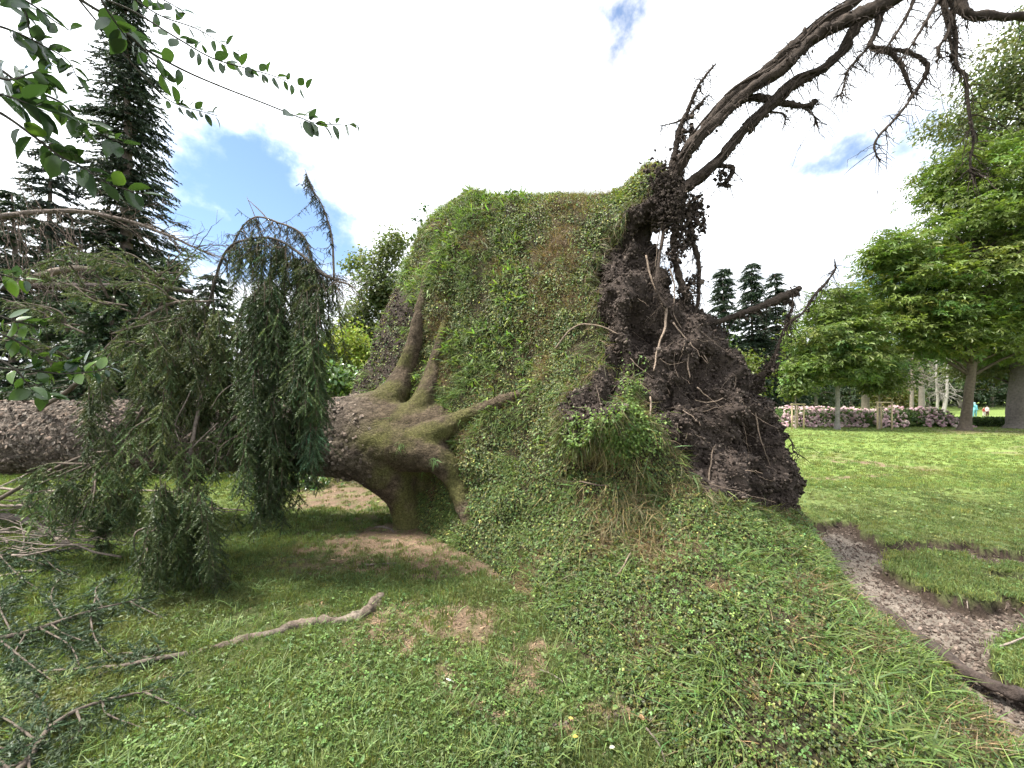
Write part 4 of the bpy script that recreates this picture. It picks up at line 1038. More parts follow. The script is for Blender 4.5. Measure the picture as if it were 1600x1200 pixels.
def curtain(poly, count, dlo, dhi, lmin, lmax, col=SC_, sg=.09, step=.035, drift=.12, bottom=None):
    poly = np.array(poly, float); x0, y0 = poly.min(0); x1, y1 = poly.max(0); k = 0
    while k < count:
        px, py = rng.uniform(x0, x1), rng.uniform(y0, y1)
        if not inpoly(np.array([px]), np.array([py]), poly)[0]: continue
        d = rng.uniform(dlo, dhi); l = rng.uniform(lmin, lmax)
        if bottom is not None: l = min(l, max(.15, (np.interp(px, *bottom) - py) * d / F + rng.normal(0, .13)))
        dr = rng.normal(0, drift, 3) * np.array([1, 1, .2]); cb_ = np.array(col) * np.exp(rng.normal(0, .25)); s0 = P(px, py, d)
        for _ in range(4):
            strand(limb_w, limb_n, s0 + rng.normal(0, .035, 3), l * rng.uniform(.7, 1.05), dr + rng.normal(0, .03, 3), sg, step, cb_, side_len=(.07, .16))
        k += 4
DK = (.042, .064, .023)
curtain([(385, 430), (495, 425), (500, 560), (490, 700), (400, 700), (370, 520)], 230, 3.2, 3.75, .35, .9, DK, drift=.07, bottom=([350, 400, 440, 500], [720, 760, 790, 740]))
curtain([(390, 690), (450, 690), (440, 760), (395, 760)], 26, 3.3, 3.5, .4, .75, DK, drift=.05, bottom=([380, 410, 450], [850, 865, 800]))
curtain([(470, 640), (500, 640), (500, 690), (470, 690)], 12, 3.3, 3.5, .2, .5, (.06, .10, .05), drift=.04, bottom=([470, 500], [790, 790]))
curtain([(250, 460), (390, 430), (400, 560), (350, 640), (240, 620), (200, 540)], 120, 3.4, 3.9, .3, .8, (.072, .094, .034), drift=.14)
curtain([(150, 560), (250, 540), (330, 650), (300, 740), (180, 740), (150, 660)], 75, 3.4, 3.9, .3, .75, SC_, drift=.14, bottom=([150, 330], [840, 860]))
curtain([(235, 740), (330, 740), (320, 860), (240, 860)], 70, 3.0, 3.4, .4, 1.0, (.056, .082, .028), drift=.08, bottom=([230, 280, 330], [960, 985, 930]))
curtain([(40, 720), (180, 690), (230, 760), (200, 810), (110, 800), (50, 770)], 60, 3.5, 3.9, .2, .5, (.064, .094, .036), drift=.10, bottom=([40, 120, 230], [800, 880, 880]))
curtain([(330, 640), (370, 640), (360, 700), (330, 720)], 12, 3.5, 3.8, .2, .5, SC_, drift=.1, bottom=([330, 400], [810, 800]))
# sprays reaching sideways (lighter green)
def spray(list4, col, every=.02, size=(.06, .14), droop=.5, acc_w=None, acc_n=None, seed=1, tm=SPRIGS):
    path = limb(acc_w or limb_w, list4, seed=seed, sides=5)
    L_ = np.linalg.norm(np.diff(path, axis=0), axis=1).sum(); m = int(L_ / every)
    u = rng.uniform(.05, 1, m) * (len(path) - 1); i = np.minimum(u.astype(int), len(path) - 2); f = (u - i)[:, None]
    p = path[i] * (1 - f) + path[i + 1] * f; t = norm(path[np.minimum(i + 1, len(path) - 1)] - path[i])
    d = norm(t * .7 + rdir(m) * .8 + np.array([0, 0, -droop]))
    sprigs(acc_n or limb_n, p, d, rng.uniform(*size, m), tint(col, m, .3, .12), tm)
LG = (.090, .122, .040)
for k, l4 in enumerate([[(200, 480, 3.8, .01), (150, 470, 3.75, .008), (105, 455, 3.7, .003)], [(180, 530, 3.9, .01), (230, 500, 3.8, .008), (300, 490, 3.7, .003)], [(250, 445, 3.9, .01), (190, 415, 3.85, .007), (140, 405, 3.8, .003)],
                        [(280, 470, 3.8, .01), (240, 440, 3.75, .007), (175, 440, 3.7, .003)], [(240, 530, 3.7, .01), (190, 545, 3.65, .007), (150, 580, 3.6, .003)], [(300, 520, 3.7, .01), (330, 560, 3.6, .007), (340, 620, 3.55, .003)],
                        [(130, 720, 3.7, .01), (80, 730, 3.65, .007), (40, 750, 3.6, .003)], [(150, 715, 3.7, .01), (110, 750, 3.6, .008), (60, 775, 3.55, .003)], [(160, 720, 3.7, .01), (150, 770, 3.6, .007), (120, 830, 3.55, .003)],
                        [(350, 700, 3.6, .01), (320, 690, 3.55, .007), (270, 700, 3.5, .003)], [(440, 580, 3.5, .01), (470, 620, 3.4, .007), (480, 690, 3.4, .003)], [(420, 540, 3.5, .01), (400, 600, 3.4, .007), (400, 680, 3.35, .003)],
                        [(380, 660, 3.5, .01), (350, 690, 3.45, .007), (335, 740, 3.4, .003)], [(230, 640, 3.5, .012), (205, 670, 3.45, .008), (180, 720, 3.4, .003)], [(250, 820, 3.2, .01), (225, 840, 3.15, .007), (215, 890, 3.1, .003)]]):
    for j in range(3):
        jit = [(a + rng.normal(0, 9), b + rng.normal(0, 9), c + rng.normal(0, .05), r) for a, b, c, r in l4]
        spray(jit, LG if k < 6 else (.070, .100, .036), seed=60 + k * 3 + j)
for path, cnt in ((A1[30:], 60), (A5[14:], 46), (A4, 20)):
    for _ in range(cnt):
        a = path[rng.integers(0, len(path))] + rng.normal(0, .03, 3)
        strand(limb_w, limb_n, a - np.array([0, 0, .02]), rng.uniform(.3, .75), rng.normal(0, .07, 3), col=SC_, step=.03)
for k, l4 in enumerate([[(150, 470, 4.2, .012), (100, 430, 4.1, .008), (40, 420, 4.0, .003)], [(260, 440, 4.2, .012), (200, 410, 4.1, .008), (130, 400, 4.0, .003)], [(120, 520, 4.3, .012), (70, 490, 4.2, .008), (10, 480, 4.1, .003)], [(230, 470, 4.2, .012), (260, 430, 4.1, .008), (300, 410, 4.0, .003)], [(100, 560, 4.3, .012), (60, 540, 4.2, .008), (0, 540, 4.1, .003)]]):
    for j in range(5):
        jit = [(a + rng.normal(0, 14), b + rng.normal(0, 12), c + rng.normal(0, .1), r) for a, b, c, r in l4]
        spray(jit, LG, seed=160 + k * 5 + j, droop=.7)
# thin, half bare twigs on the arch against the sky
for path, cnt in ((A1[24:], 90), (A2, 110)):
    for _ in range(cnt):
        a = path[rng.integers(0, len(path))]
        strand(limb_w, limb_n, a, rng.uniform(.08, .30), rng.normal(0, .10, 3) + np.array([.02, 0, .03]), step=.045, col=(.045, .058, .045), r0=.0035, side_len=(.03, .075))
for u in np.linspace(.25, .95, 9):
    a = A3[int(u * (len(A3) - 1))]
    for _ in range(3):
        strand(limb_w, limb_n, a, rng.uniform(.10, .22), np.array([rng.uniform(-.16, .06), 0, rng.uniform(0, .12)]), step=.028, col=(.045, .065, .05), r0=.003, side_len=(.03, .07))
for _ in range(26):
    a = A1[-1] + rng.normal(0, .05, 3); t = np.linspace(0, 1, 7)[:, None]; l = rng.uniform(.12, .35)
    d = norm(np.array([.8, 0, -.6]) + rdir(1)[0] * .7); pl = a + d * l * t + rng.normal(0, .012, (7, 3)) * t - np.array([0, 0, 1]) * l * .4 * t ** 2
    limb_w.add(*tube(pl, np.linspace(.003, .001, 7), 3, False), DC * .8)
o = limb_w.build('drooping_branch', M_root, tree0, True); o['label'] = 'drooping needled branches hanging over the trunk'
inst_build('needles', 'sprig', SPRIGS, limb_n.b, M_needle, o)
# bare brown boughs above left
ac = Acc()
B1 = limb(ac, [(-60, 352, 4.4, .032), (0, 340, 4.4, .03), (60, 331, 4.4, .026), (120, 330, 4.4, .023), (190, 342, 4.4, .020), (250, 362, 4.4, .016), (300, 385, 4.35, .011), (335, 400, 4.3, .005)], col=(.13, .105, .09), seed=80)
B2 = limb(ac, [(-60, 462, 5.0, .045), (0, 448, 5.0, .045), (120, 447, 5.0, .045), (240, 449, 5.0, .04), (300, 455, 5.0, .03)], col=(.055, .045, .042), seed=82)
B3 = limb(ac, [(20, 455, 4.9, .05), (60, 432, 4.7, .04), (112, 419, 4.5, .034), (150, 421, 4.3, .02)], col=(.19, .155, .125), seed=84)
for path, cnt, hg in ((B1, 95, .25), (B3, 40, .2)):
    for _ in range(cnt):
        k = rng.integers(0, len(path)); a = path[k]; l = rng.uniform(.2, .75); t = np.linspace(0, 1, 8)[:, None]
        d = norm(np.array([rng.uniform(.1, 1), rng.normal(0, .4), rng.uniform(-.5, .35)])); pl = a + d * l * t - np.array([0, 0, 1]) * l * hg * t ** 2 + rng.normal(0, .015, (8, 3)) * t
        ac.add(*tube(pl, np.linspace(rng.uniform(.003, .006), .001, 8), 3, False), np.array([.16, .125, .105]) * rng.uniform(.6, 1.3))
        for _ in range(3):
            b = pl[rng.integers(2, 7)]; d2 = norm(d + rdir(1)[0] * .9); ac.add(*tube(b + d2 * l * .3 * t[:4] * 2, [.002, .0018, .0014, .001], 3, False), np.array([.16, .125, .105]) * rng.uniform(.6, 1.3))
for _ in range(70):   # brown hanging fringe at far left
    a = P(rng.uniform(-30, 130), rng.uniform(325, 430), rng.uniform(4.2, 4.8)); l = rng.uniform(.3, 1.0); t = np.linspace(0, 1, 9)[:, None]
    pl = a + np.array([rng.uniform(-.1, .5), 0, -.8]) * l * t + rng.normal(0, .03, (9, 3)) * t
    ac.add(*tube(pl, np.linspace(.004, .001, 9), 3, False), np.array([.19, .145, .12]) * rng.uniform(.6, 1.3))
o = ac.build('bare_bough', M_root, tree0, True); o['label'] = 'bare brown boughs with fine dead twigs, upper left'

# ---- brushwood on the ground, left
def stick(name, list3, r0, r1, label, col=DC, group=None, cat='branch', wob=.02, seed=1, z=.02, sides=8):
    """list3: pixel x, pixel y, height above the ground"""
    pts = [(*GP(a, b, h), r) for (a, b, h), r in zip(list3, np.linspace(r0, r1, len(list3)))]
    s = spline(pts, 9 * len(pts)); path = s[:, :3] + wob * np.stack([fbm(s[:, :3], 5, 3, seed + k) for k in range(3)], -1)
    V, Fq = tube(path, np.maximum(s[:, 3], .002), sides, True, .35, seed)
    o = mk(name, V, Fq, M_root, None, np.asarray(col)[None] * (1 + .4 * fbm(V, 14, 3, seed))[:, None], True)
    return tag(o, label, cat, group), path
ST = np.array([.20, .165, .14])
for k, (l3, r0, r1, lab, c) in enumerate([
    ([(-40, 812, .02), (20, 808, .05), (60, 822, .04), (105, 850, .03)], .05, .04, 'thick broken brown branch stub lying on the brushwood, far left', ST * .8),
    ([(-40, 760, .10), (80, 768, .12), (200, 766, .10), (300, 770, .06)], .022, .012, 'pale straight branch highest among the brushwood under the trunk', ST * 1.2),
    ([(-40, 790, .04), (100, 792, .06), (250, 792, .08), (380, 797, .03)], .025, .008, 'long grey branch lying under the hanging needles toward the grass', ST),
    ([(-40, 830, .03), (60, 832, .02), (130, 829, .02)], .014, .006, 'thin pale stick lying in front of the broken stub', ST * 1.4),
    ([(-40, 776, .02), (40, 742, .20), (110, 700, .35)], .02, .008, 'slanting stick propped up beneath the trunk at far left', ST * .9),
    ([(-30, 905, .02), (20, 897, .02), (60, 893, .02)], .014, .010, 'short bare pale stick on the grass at left edge', ST * 1.5),
    ([(330, 795, .08), (360, 800, .06), (382, 798, .04)], .010, .004, 'small forked twig tip poking out right of the brushwood', ST)]):
    stick('branch', l3, r0, r1, lab, c, 'brushwood left of the trunk', seed=900 + k * 7)
ac = Acc()
for _ in range(70):
    a = GP(rng.uniform(-80, 150), rng.uniform(770, 860), rng.uniform(.0, .28)); l = rng.uniform(.3, 1.5); t = np.linspace(0, 1, 8)[:, None]
    d = norm(np.array([rng.choice([-1, 1]) * 1.0, rng.normal(0, .35), rng.normal(0, .12)])); pl = a + d * l * (t - .3) + rng.normal(0, .02, (8, 3)); pl[:, 2] = np.maximum(pl[:, 2], .01)
    ac.add(*tube(pl, np.linspace(rng.uniform(.004, .012), .002, 8), 5, True, .2, 3), ST * rng.uniform(.4, 1.2))
o = ac.build('brushwood', M_root, None, True); tag(o, 'tangle of thin dead twigs on the ground under the trunk at left', 'brushwood', None, 'stuff')
def needled(label, main, subs, col, seed, group='needled branches lying on the grass'):
    e = thing('needled_branch', label, 'branch', GP(main[0][0], main[0][1]), group)
    w, nd = Acc(), Inst()
    ma = np.array(main, float); extra = []
    for _ in range(3):
        i = rng.integers(1, len(ma)); a_ = ma[i] + (ma[i - 1] - ma[i]) * rng.random(); sg_ = rng.choice([-1, 1])
        extra.append([tuple(a_), (a_[0] + rng.uniform(-10, 45), a_[1] + sg_ * rng.uniform(8, 24), max(.03, a_[2] * .8)), (a_[0] + rng.uniform(0, 90), a_[1] + sg_ * rng.uniform(22, 50), .02)])
    for j, l3 in enumerate([main] + subs + extra):
        pts = [(*GP(a, b, h), r) for (a, b, h), r in zip(l3, np.linspace(.016 if j == 0 else .006, .004 if j == 0 else .002, len(l3)))]
        s = spline(pts, 10 * len(pts)); V, Fq = tube(s[:, :3], np.maximum(s[:, 3], .0015), 6, True, .2, seed + j)
        w.add(V, Fq, np.array([.12, .098, .08]) * (1 + .3 * fbm(V, 15, 2, seed))[:, None])
        path = s[:, :3]; L_ = np.linalg.norm(np.diff(path, axis=0), axis=1).sum(); m = int(L_ / .012)
        u = rng.uniform(.15 if j == 0 else .0, 1, m) * (len(path) - 1); i = np.minimum(u.astype(int), len(path) - 2)
        t = norm(path[i + 1] - path[i]); d = norm(t * .6 + rdir(m) * np.array([1, 1, .5]) * .9 + np.array([0, 0, -.25]))
        sprigs(nd, path[i] + rng.normal(0, .02, (m, 3)), d, rng.uniform(.06, .15, m), tint(col, m, .3, .1))
    w.build('stem', M_root, e, True); inst_build('needles', 'sprig', SPRIGS, nd.b, M_needle, e)
    return e
DG = (.044, .070, .034)
needled('pale stemmed spruce branch on the grass with its tip below the hanging needles', [(-60, 1005, .06), (20, 993, .08), (80, 975, .10), (140, 955, .10), (200, 940, .08), (240, 930, .04)],
        [[(60, 980, .1), (110, 1010, .06), (130, 1060, .02)], [(100, 970, .1), (80, 930, .1), (95, 900, .06)], [(20, 993, .08), (0, 940, .1), (30, 905, .08)], [(140, 955, .1), (150, 1000, .05), (190, 1040, .02)], [(40, 990, .08), (20, 1030, .04), (35, 1075, .01)], [(160, 950, .1), (150, 920, .1), (180, 900, .05)], [(0, 1000, .08), (50, 1040, .05), (90, 1070, .02)]], DG, 40)
needled('dark spruce branch lying at the bottom left corner of the lawn', [(-60, 1290, .03), (40, 1190, .05), (75, 1140, .06), (120, 1110, .06), (180, 1090, .05), (260, 1075, .02)],
        [[(60, 1160, .06), (20, 1130, .06), (-20, 1110, .03)], [(80, 1140, .06), (60, 1090, .05), (20, 1060, .02)], [(40, 1190, .05), (0, 1200, .05), (-50, 1190, .03)], [(120, 1110, .06), (125, 1140, .08), (90, 1170, .02)], [(60, 1160, .05), (10, 1170, .05), (-50, 1150, .02)], [(20, 1210, .05), (-30, 1150, .05), (-60, 1090, .02)]], DG, 60)
needled('thin spruce twig trailing from the surface root toward the left edge', [(290, 1022, .03), (240, 1030, .04), (190, 1040, .03), (120, 1045, .03), (40, 1050, .02)],
        [[(240, 1030, .04), (200, 1020, .03), (170, 1025, .02)], [(190, 1040, .03), (160, 1052, .03), (120, 1062, .01)]], DG, 80)
needled('flat spruce branch resting on the brushwood at the left edge', [(-80, 880, .10), (0, 868, .12), (60, 862, .14), (130, 856, .12), (190, 850, .06)],
        [[(0, 868, .12), (30, 900, .06), (60, 920, .03)], [(60, 862, .14), (90, 890, .06), (130, 905, .02)], [(30, 865, .12), (50, 840, .1), (90, 832, .08)]], DG, 100)
# surface root, grey and weathered
RT = [(604, 930, -.06), (590, 941, .03), (572, 950, .06), (548, 955, .05), (520, 960, .055), (485, 966, .05), (455, 972, .045), (425, 982, .04), (390, 992, .03), (350, 1004, .02), (310, 1015, .01), (262, 1030, -.02)]
_g = np.array([GP(a, b, h) for a, b, h in RT]); _g[:, 2] = ground_z(_g[:, 0], _g[:, 1]) + np.array([h for _, _, h in RT]) * .35 - .012
pts = [(*g_, r) for g_, r in zip(_g, [.03, .05, .055, .05, .045, .048, .044, .042, .042, .038, .034, .02])]
s = spline(pts, 120); V, Fq = tube(s[:, :3] + .03 * np.stack([fbm(s[:, :3], 4, 3, k) for k in range(3)], -1) * np.array([1, 1, .5]), s[:, 3] * (.8 + .35 * fbm(s[:, :3], 6, 2, 79)), 20, True, .55, 77)
st_ = fbm(V * np.array([.6, 1.6, 3]), 16, 3, 80)
rc = np.array([.125, .098, .078])[None] * (1 + .45 * fbm(V, 7, 3, 78) + .6 * st_)[:, None]
rc = np.where((fbm(V, 5, 3, 81) > .25)[:, None], np.array([.15, .125, .10]) * (1 + .4 * st_)[:, None], rc)
o = mk('surface_root', V, Fq, M_root, None, rc, True); tag(o, 'weathered grey surface root snaking out of the grass', 'root')

# ------------------------------------------------------------------ trees of the park
def gz_at(x, y): return float(ground_z(np.array([x]), np.array([y]), np.zeros(1))[0])
def conifer(label, px, d, top_py, radius, whorls=40, per=9, spr=10, size=.4, col=(.026, .044, .022), group=None, start=.08, seed=0, droop=.35, lean=0.0, bare=False, name='conifer', hue=.1):
    x = (px - 800) / F * d; z0 = gz_at(x, d); H = CAM_H + (HOR - top_py) / F * d - z0
    e = thing(name, label, 'tree', (x, d, z0), group)
    ac = Acc(); n = 24; t = np.linspace(0, 1, n)
    path = np.stack([x + lean * t * H + .1 * np.sin(t * 5 + seed), d + 0 * t, z0 - .2 + t * (H + .2)], -1)
    ac.add(*tube(path, np.linspace(H * .014 + .05, .02, n), 8, True, .2, seed), np.array([.13, .105, .09]))
    nd = Inst(); PP, DD, SS = [], [], []
    for k in range(whorls):
        u = start + (1 - start) * (k + rng.random()) / whorls
        zc = np.array([np.interp(u, t, path[:, j]) for j in range(3)])
        for b in range(per):
            if rng.random() < .12: continue
            a = rng.uniform(0, 2 * np.pi); l = radius * (1 - u) ** .75 * rng.uniform(.6, 1.15) + .15
            h = np.array([math.cos(a), math.sin(a), 0]); m = 7; s = np.linspace(0, 1, m)[:, None]
            br = zc + h * l * s + np.array([0, 0, 1.0]) * l * (.12 * s - droop * 1.4 * s ** 2 + .55 * droop * s ** 4)
            ac.add(*tube(br, np.linspace(.012 * l + .006, .004, m), 3, False), np.array([.12, .10, .085]))
            q = max(4, int(2.2 * spr * l / radius + 3)); uu = rng.uniform(.02, 1, q) * (m - 1); i = np.minimum(uu.astype(int), m - 2)
            f = (uu - i)[:, None]; p = br[i] * (1 - f) + br[i + 1] * f; tt = norm(br[i + 1] - br[i])
            side = np.cross(tt, [0, 0, 1.0]) * rng.choice([-1, 1], (q, 1))
            PP.append(p); DD.append(norm(tt * .8 + side * rng.uniform(.1, 1, (q, 1)) + np.array([0, 0, -.35]) + rdir(q) * .25)); SS.append(size * rng.uniform(.6, 1.25, q))
    ac.build('trunk', M_bark2, e, True)
    PP = np.vstack(PP); DD = np.vstack(DD); SS = np.concatenate(SS)
    sprigs(nd, PP, DD, SS, tint(col, len(PP), .28, hue), SPRIG_S)
    inst_build('crown', 'spray', SPRIG_S, nd.b, M_needle, e)
    return e
def broadleaf(label, px, d, base_py, trunk, lobes, leaf, size, col, group=None, clump=.5, per=26, flat=.45, name='broadleaf_tree', bark=(.17, .145, .12), limbs=18, seed=0, mat=None, upward=.9, hue=.12):
    """trunk rows: px, py, radius; lobes: px, py, depth offset, rx, ry, rz (metres), clumps"""
    x = (px - 800) / F * d; z0 = gz_at(x, d)
    e = thing(name, label, 'tree', (x, d, z0), group)
    tp = np.array([(*P(a, b, d), r) for a, b, r in trunk]); tp[0, 2] = z0 - .1
    s = spline(tp, 24); V, Fq = tube(s[:, :3], np.maximum(s[:, 3], .01), 14, True, .18, seed); ac = Acc()
    ac.add(V, Fq, np.asarray(bark)[None] * (1 + .35 * fbm(V * np.array([1, 1, .35]), 4, 3, seed))[:, None])
    lv = Acc(); C = []
    for (lx, ly, dd, rx, ry, rz, n) in lobes:
        c = P(lx, ly, d + dd); v = rdir(n) * (rng.random((n, 1)) ** .42)
        C.append(np.hstack([c + v * np.array([rx, ry, rz]), np.repeat(c[None], n, 0)]))
    C = np.vstack(C); cen, lob = C[:, :3], C[:, 3:]
    cen[:, 2] = np.maximum(cen[:, 2], z0 + .15)
    top = s[:, :3]
    for k in rng.choice(len(cen), min(limbs * 3, len(cen)), replace=False):
        b = cen[k]; i = np.argmin(np.abs(top[:, 2] - (b[2] - .35 * np.linalg.norm(b[:2] - top[-1, :2]) - .3))); i = max(i, 6); a = top[i]
        t = np.linspace(0, 1, 8)[:, None]; pl = a + (b - a) * t + np.array([0, 0, 1.0]) * np.linalg.norm(b - a) * .12 * np.sin(t * np.pi) + rng.normal(0, .04, (8, 3)) * t
        r0 = min(.5 * s[i, 3], .10); ac.add(*tube(pl, np.linspace(r0, .008, 8), 5, False), np.asarray(bark) * .8)
    ac.build('trunk', M_bark2, e, True)
    m = len(cen) * per; k = np.repeat(np.arange(len(cen)), per)
    off = rng.normal(0, 1, (m, 3)) * clump * np.array([1, 1, flat]) * .6
    p = cen[k] + off; outw = norm(cen[k] - lob[k] + np.array([0, 0, .001]))
    nn = norm(np.array([0, 0, upward]) + outw * .5 + rdir(m) * .45); al = norm(outw * np.array([1, 1, .2]) + rdir(m) * .8 + np.array([0, 0, -.35]))
    cl = tint(col, len(cen), .16, .10)[k] * tint((1, 1, 1), m, .18, hue)
    scatter(lv, leaf, p, al, nn, size * rng.uniform(.65, 1.25, m), np.clip(cl, .003, .8))
    lv.build('crown', mat or M_leaf, e)
    return e
PALM = leaf_palm(5, 115); PALM7 = leaf_palm(7, 130); RH = leaf_rhomb(.62, .2)

# --- right side
broadleaf('big maple with dense layered crown and bare brown trunk, near the right edge', 1508, 20.4, 672,
          [(1507, 673, .40), (1508, 664, .25), (1511, 640, .20), (1514, 610, .19), (1518, 580, .18), (1522, 500, .24), (1526, 400, .18), (1530, 300, .08), (1535, 230, .03)],
          [(1520, 430, 0, 3.9, 3.9, 3.6, 215), (1425, 440, 0, 1.7, 2.2, 3.2, 110), (1455, 520, 0, 2.1, 2.5, 1.4, 90), (1540, 320, 0, 3.0, 3.2, 3.2, 135), (1560, 520, 0, 3.0, 3.2, 1.5, 110), (1395, 400, 0, .9, 1.3, 1.1, 36), (1500, 270, 0, 1.5, 1.8, 1.3, 50), (1600, 400, 0, 2.6, 3, 4.2, 120)],
          PALM, .30, (.140, .195, .044), clump=.75, per=24, flat=.35, bark=(.120, .096, .074), limbs=26, seed=3)
broadleaf('huge old tree with very thick grey trunk at the right edge', 1588, 21.5, 672,
          [(1600, 674, 1.0), (1600, 662, .72), (1600, 640, .60), (1601, 600, .57), (1603, 540, .55), (1605, 400, .5), (1615, 250, .35), (1625, 100, .15)],
          [(1640, 150, 0, 4.2, 4, 4.2, 240), (1620, 60, 0, 2.6, 3, 2.2, 80), (1580, 190, 0, 2.4, 2.6, 2.4, 110), (1660, 330, 1, 4.6, 4.4, 4.2, 200), (1500, 195, 0, 1.3, 1.2, .7, 20), (1465, 205, 0, .9, .8, .4, 9), (1640, 530, 0, 3.8, 3.6, 1.9, 150), (1555, 575, 1.5, 2.0, 2, .8, 70), (1570, 110, 0, 1.5, 1.5, 1.8, 50)],
          leaf_rhomb(.5, .2), .24, (.120, .145, .055), clump=.75, per=34, flat=.6, bark=(.135, .118, .105), limbs=30, seed=5)
broadleaf('young maple with round leafy crown standing in front of the hydrangeas', 1308, 20.9, 671,
          [(1308, 671, .17), (1308, 660, .115), (1309, 630, .10), (1309, 590, .085), (1311, 530, .06), (1312, 470, .02)],
          [(1308, 560, 0, 2.3, 2.2, 1.5, 120), (1290, 520, 0, 1.8, 1.8, 1.5, 80), (1325, 505, 0, 1.7, 1.8, 1.6, 80), (1305, 470, 0, 1.0, 1.1, .9, 30), (1265, 570, 0, 1.1, 1.2, .8, 40), (1355, 565, 0, 1.2, 1.3, 1.0, 46)],
          PALM, .27, (.140, .195, .050), clump=.6, per=19, flat=.35, bark=(.21, .195, .18), seed=7)
broadleaf('tree with bluish loose crown rising behind the young maple', 1352, 33, 668,
          [(1352, 655, .3), (1352, 600, .24), (1350, 520, .16), (1346, 460, .05)],
          [(1350, 520, 0, 3.2, 3, 2.6, 120), (1335, 475, 0, 2.0, 2, 1.4, 60), (1378, 490, 0, 2.0, 2, 1.8, 60), (1380, 580, 0, 2.6, 2.5, 1.8, 70), (1300, 480, 0, 1.4, 1.5, 1.2, 30)],
          RH, .34, (.095, .135, .058), clump=.8, per=22, flat=.6, seed=9)
for (px, py, lab, r) in [(1243, 598, 'slender staked sapling with small pale crown, left of the young maple', .72), (1374, 590, 'slender staked sapling with yellowish crown, right of the young maple', 1.1)]:
    broadleaf(lab, px, 21.2, 670, [(px, 670, .045), (px, 640, .038), (px, 610, .03), (px + 1, py - 18, .01)],
              [(px, py + 2, 0, r, r, r * .9, int(46 * r)), (px, py + 14, 0, r * .8, r * .8, r * .45, int(20 * r))], RH, .2, (.125, .17, .045), clump=.35, per=22, flat=.5, bark=(.28, .24, .19), limbs=5, name='sapling', group='staked saplings on the lawn', seed=px)
def tree_support(label, feet, top, rails):
    x, d = (feet[0][0] - 800) / F * feet[0][1], feet[0][1]
    e = thing('tree_support', label, 'tree stakes', (x, d, gz_at(x, d)), 'wooden stake frames round saplings')
    heads = []
    for (px, dd) in feet:
        a = P(px, HOR, dd); a[2] = gz_at(a[0], a[1]) - .1; b = a.copy(); b[2] = top
        V, Fq = tube(np.stack([a, a * .5 + b * .5, b]), .038, 10, True, .06, px)
        mk('post', V, Fq, M_wood, e, np.array([.42, .33, .21]) * (1 + .2 * fbm(V, 6, 2, px))[:, None], True); heads.append(b)
    for i, j, dz in rails:
        dv_ = norm(heads[j] - heads[i]) * .09
        V, Fq = tube(np.stack([heads[i] - dv_ - [0, 0, dz], heads[j] + dv_ - [0, 0, dz]]), .033, 8, True)
        mk('rail', V, Fq, M_wood, e, np.array([.45, .36, .24]), True)
tree_support('pale wooden stake frame around the left sapling', [(1237.5, 20.9), (1256, 20.9), (1246, 21.9)], 1.42, [(0, 1, .05), (1, 2, .05), (0, 2, .05)])
tree_support('pale wooden stake frame around the right sapling', [(1371, 20.4), (1393.5, 20.4), (1377, 21.4)], 1.52, [(0, 1, .05), (1, 2, .05), (0, 2, .05), (0, 1, .32)])
# hydrangea bed
bx0, bx1 = 15.4, 27.0
hb = thing('hydrangea_bed', 'long bed of pink hydrangeas behind the saplings', 'flower bed', (21, 23.6, 0))
lv, fl_ = Acc(), Acc()
n = 9000; x = rng.uniform(bx0, bx1, n); w01 = (x - bx0) / (bx1 - bx0); yv = rng.uniform(22.4, 26.0, n)
def bed_h(x, y): return (1.0 + .22 * fbm(np.stack([x, y, 0 * x], -1), .9, 3, 400)) * sstep(bx0 - .4, bx0 + 1.0, x) * sstep(bx1 + .4, bx1 - 1.6, x) * sstep(22.2, 22.9, y) * sstep(26.4, 25.4, y)
hh = bed_h(x, yv); zb = hh * rng.random(n) ** .35
scatter(lv, RH, np.stack([x, yv, zb], -1), rdir(n), norm(np.array([0, -.5, 1.0]) + rdir(n) * .5), rng.uniform(.12, .22, n), tint((.065, .11, .03), n, .35, .12))
n = 1500; x = rng.uniform(bx0, bx1, n); yv = np.where(rng.random(n) < .55, rng.uniform(22.35, 23.0, n), rng.uniform(22.6, 25.8, n)); hh = bed_h(x, yv)
zb = np.where(yv < 23.0, hh * rng.uniform(.25, 1.05, n), hh + .03); yv = np.where(yv < 23, yv - .06, yv)
gap = fbm(np.stack([x, zb, 0 * x], -1), .8, 2, 410) > -.3
x, yv, zb = x[gap], yv[gap], zb[gap]; n = len(x)
t = rng.random((n, 1)); cc = np.array([.50, .30, .37]) * (1 - t) + np.array([.58, .48, .45]) * t
clods(fl_, np.stack([x, yv, zb], -1), rng.uniform(.05, .11, n), cc * rng.uniform(.7, 1.1, (n, 1)))
o = lv.build('foliage', M_leaf, hb); o['kind'] = 'stuff'; o = fl_.build('blossoms', M_petal, hb); o['kind'] = 'stuff'
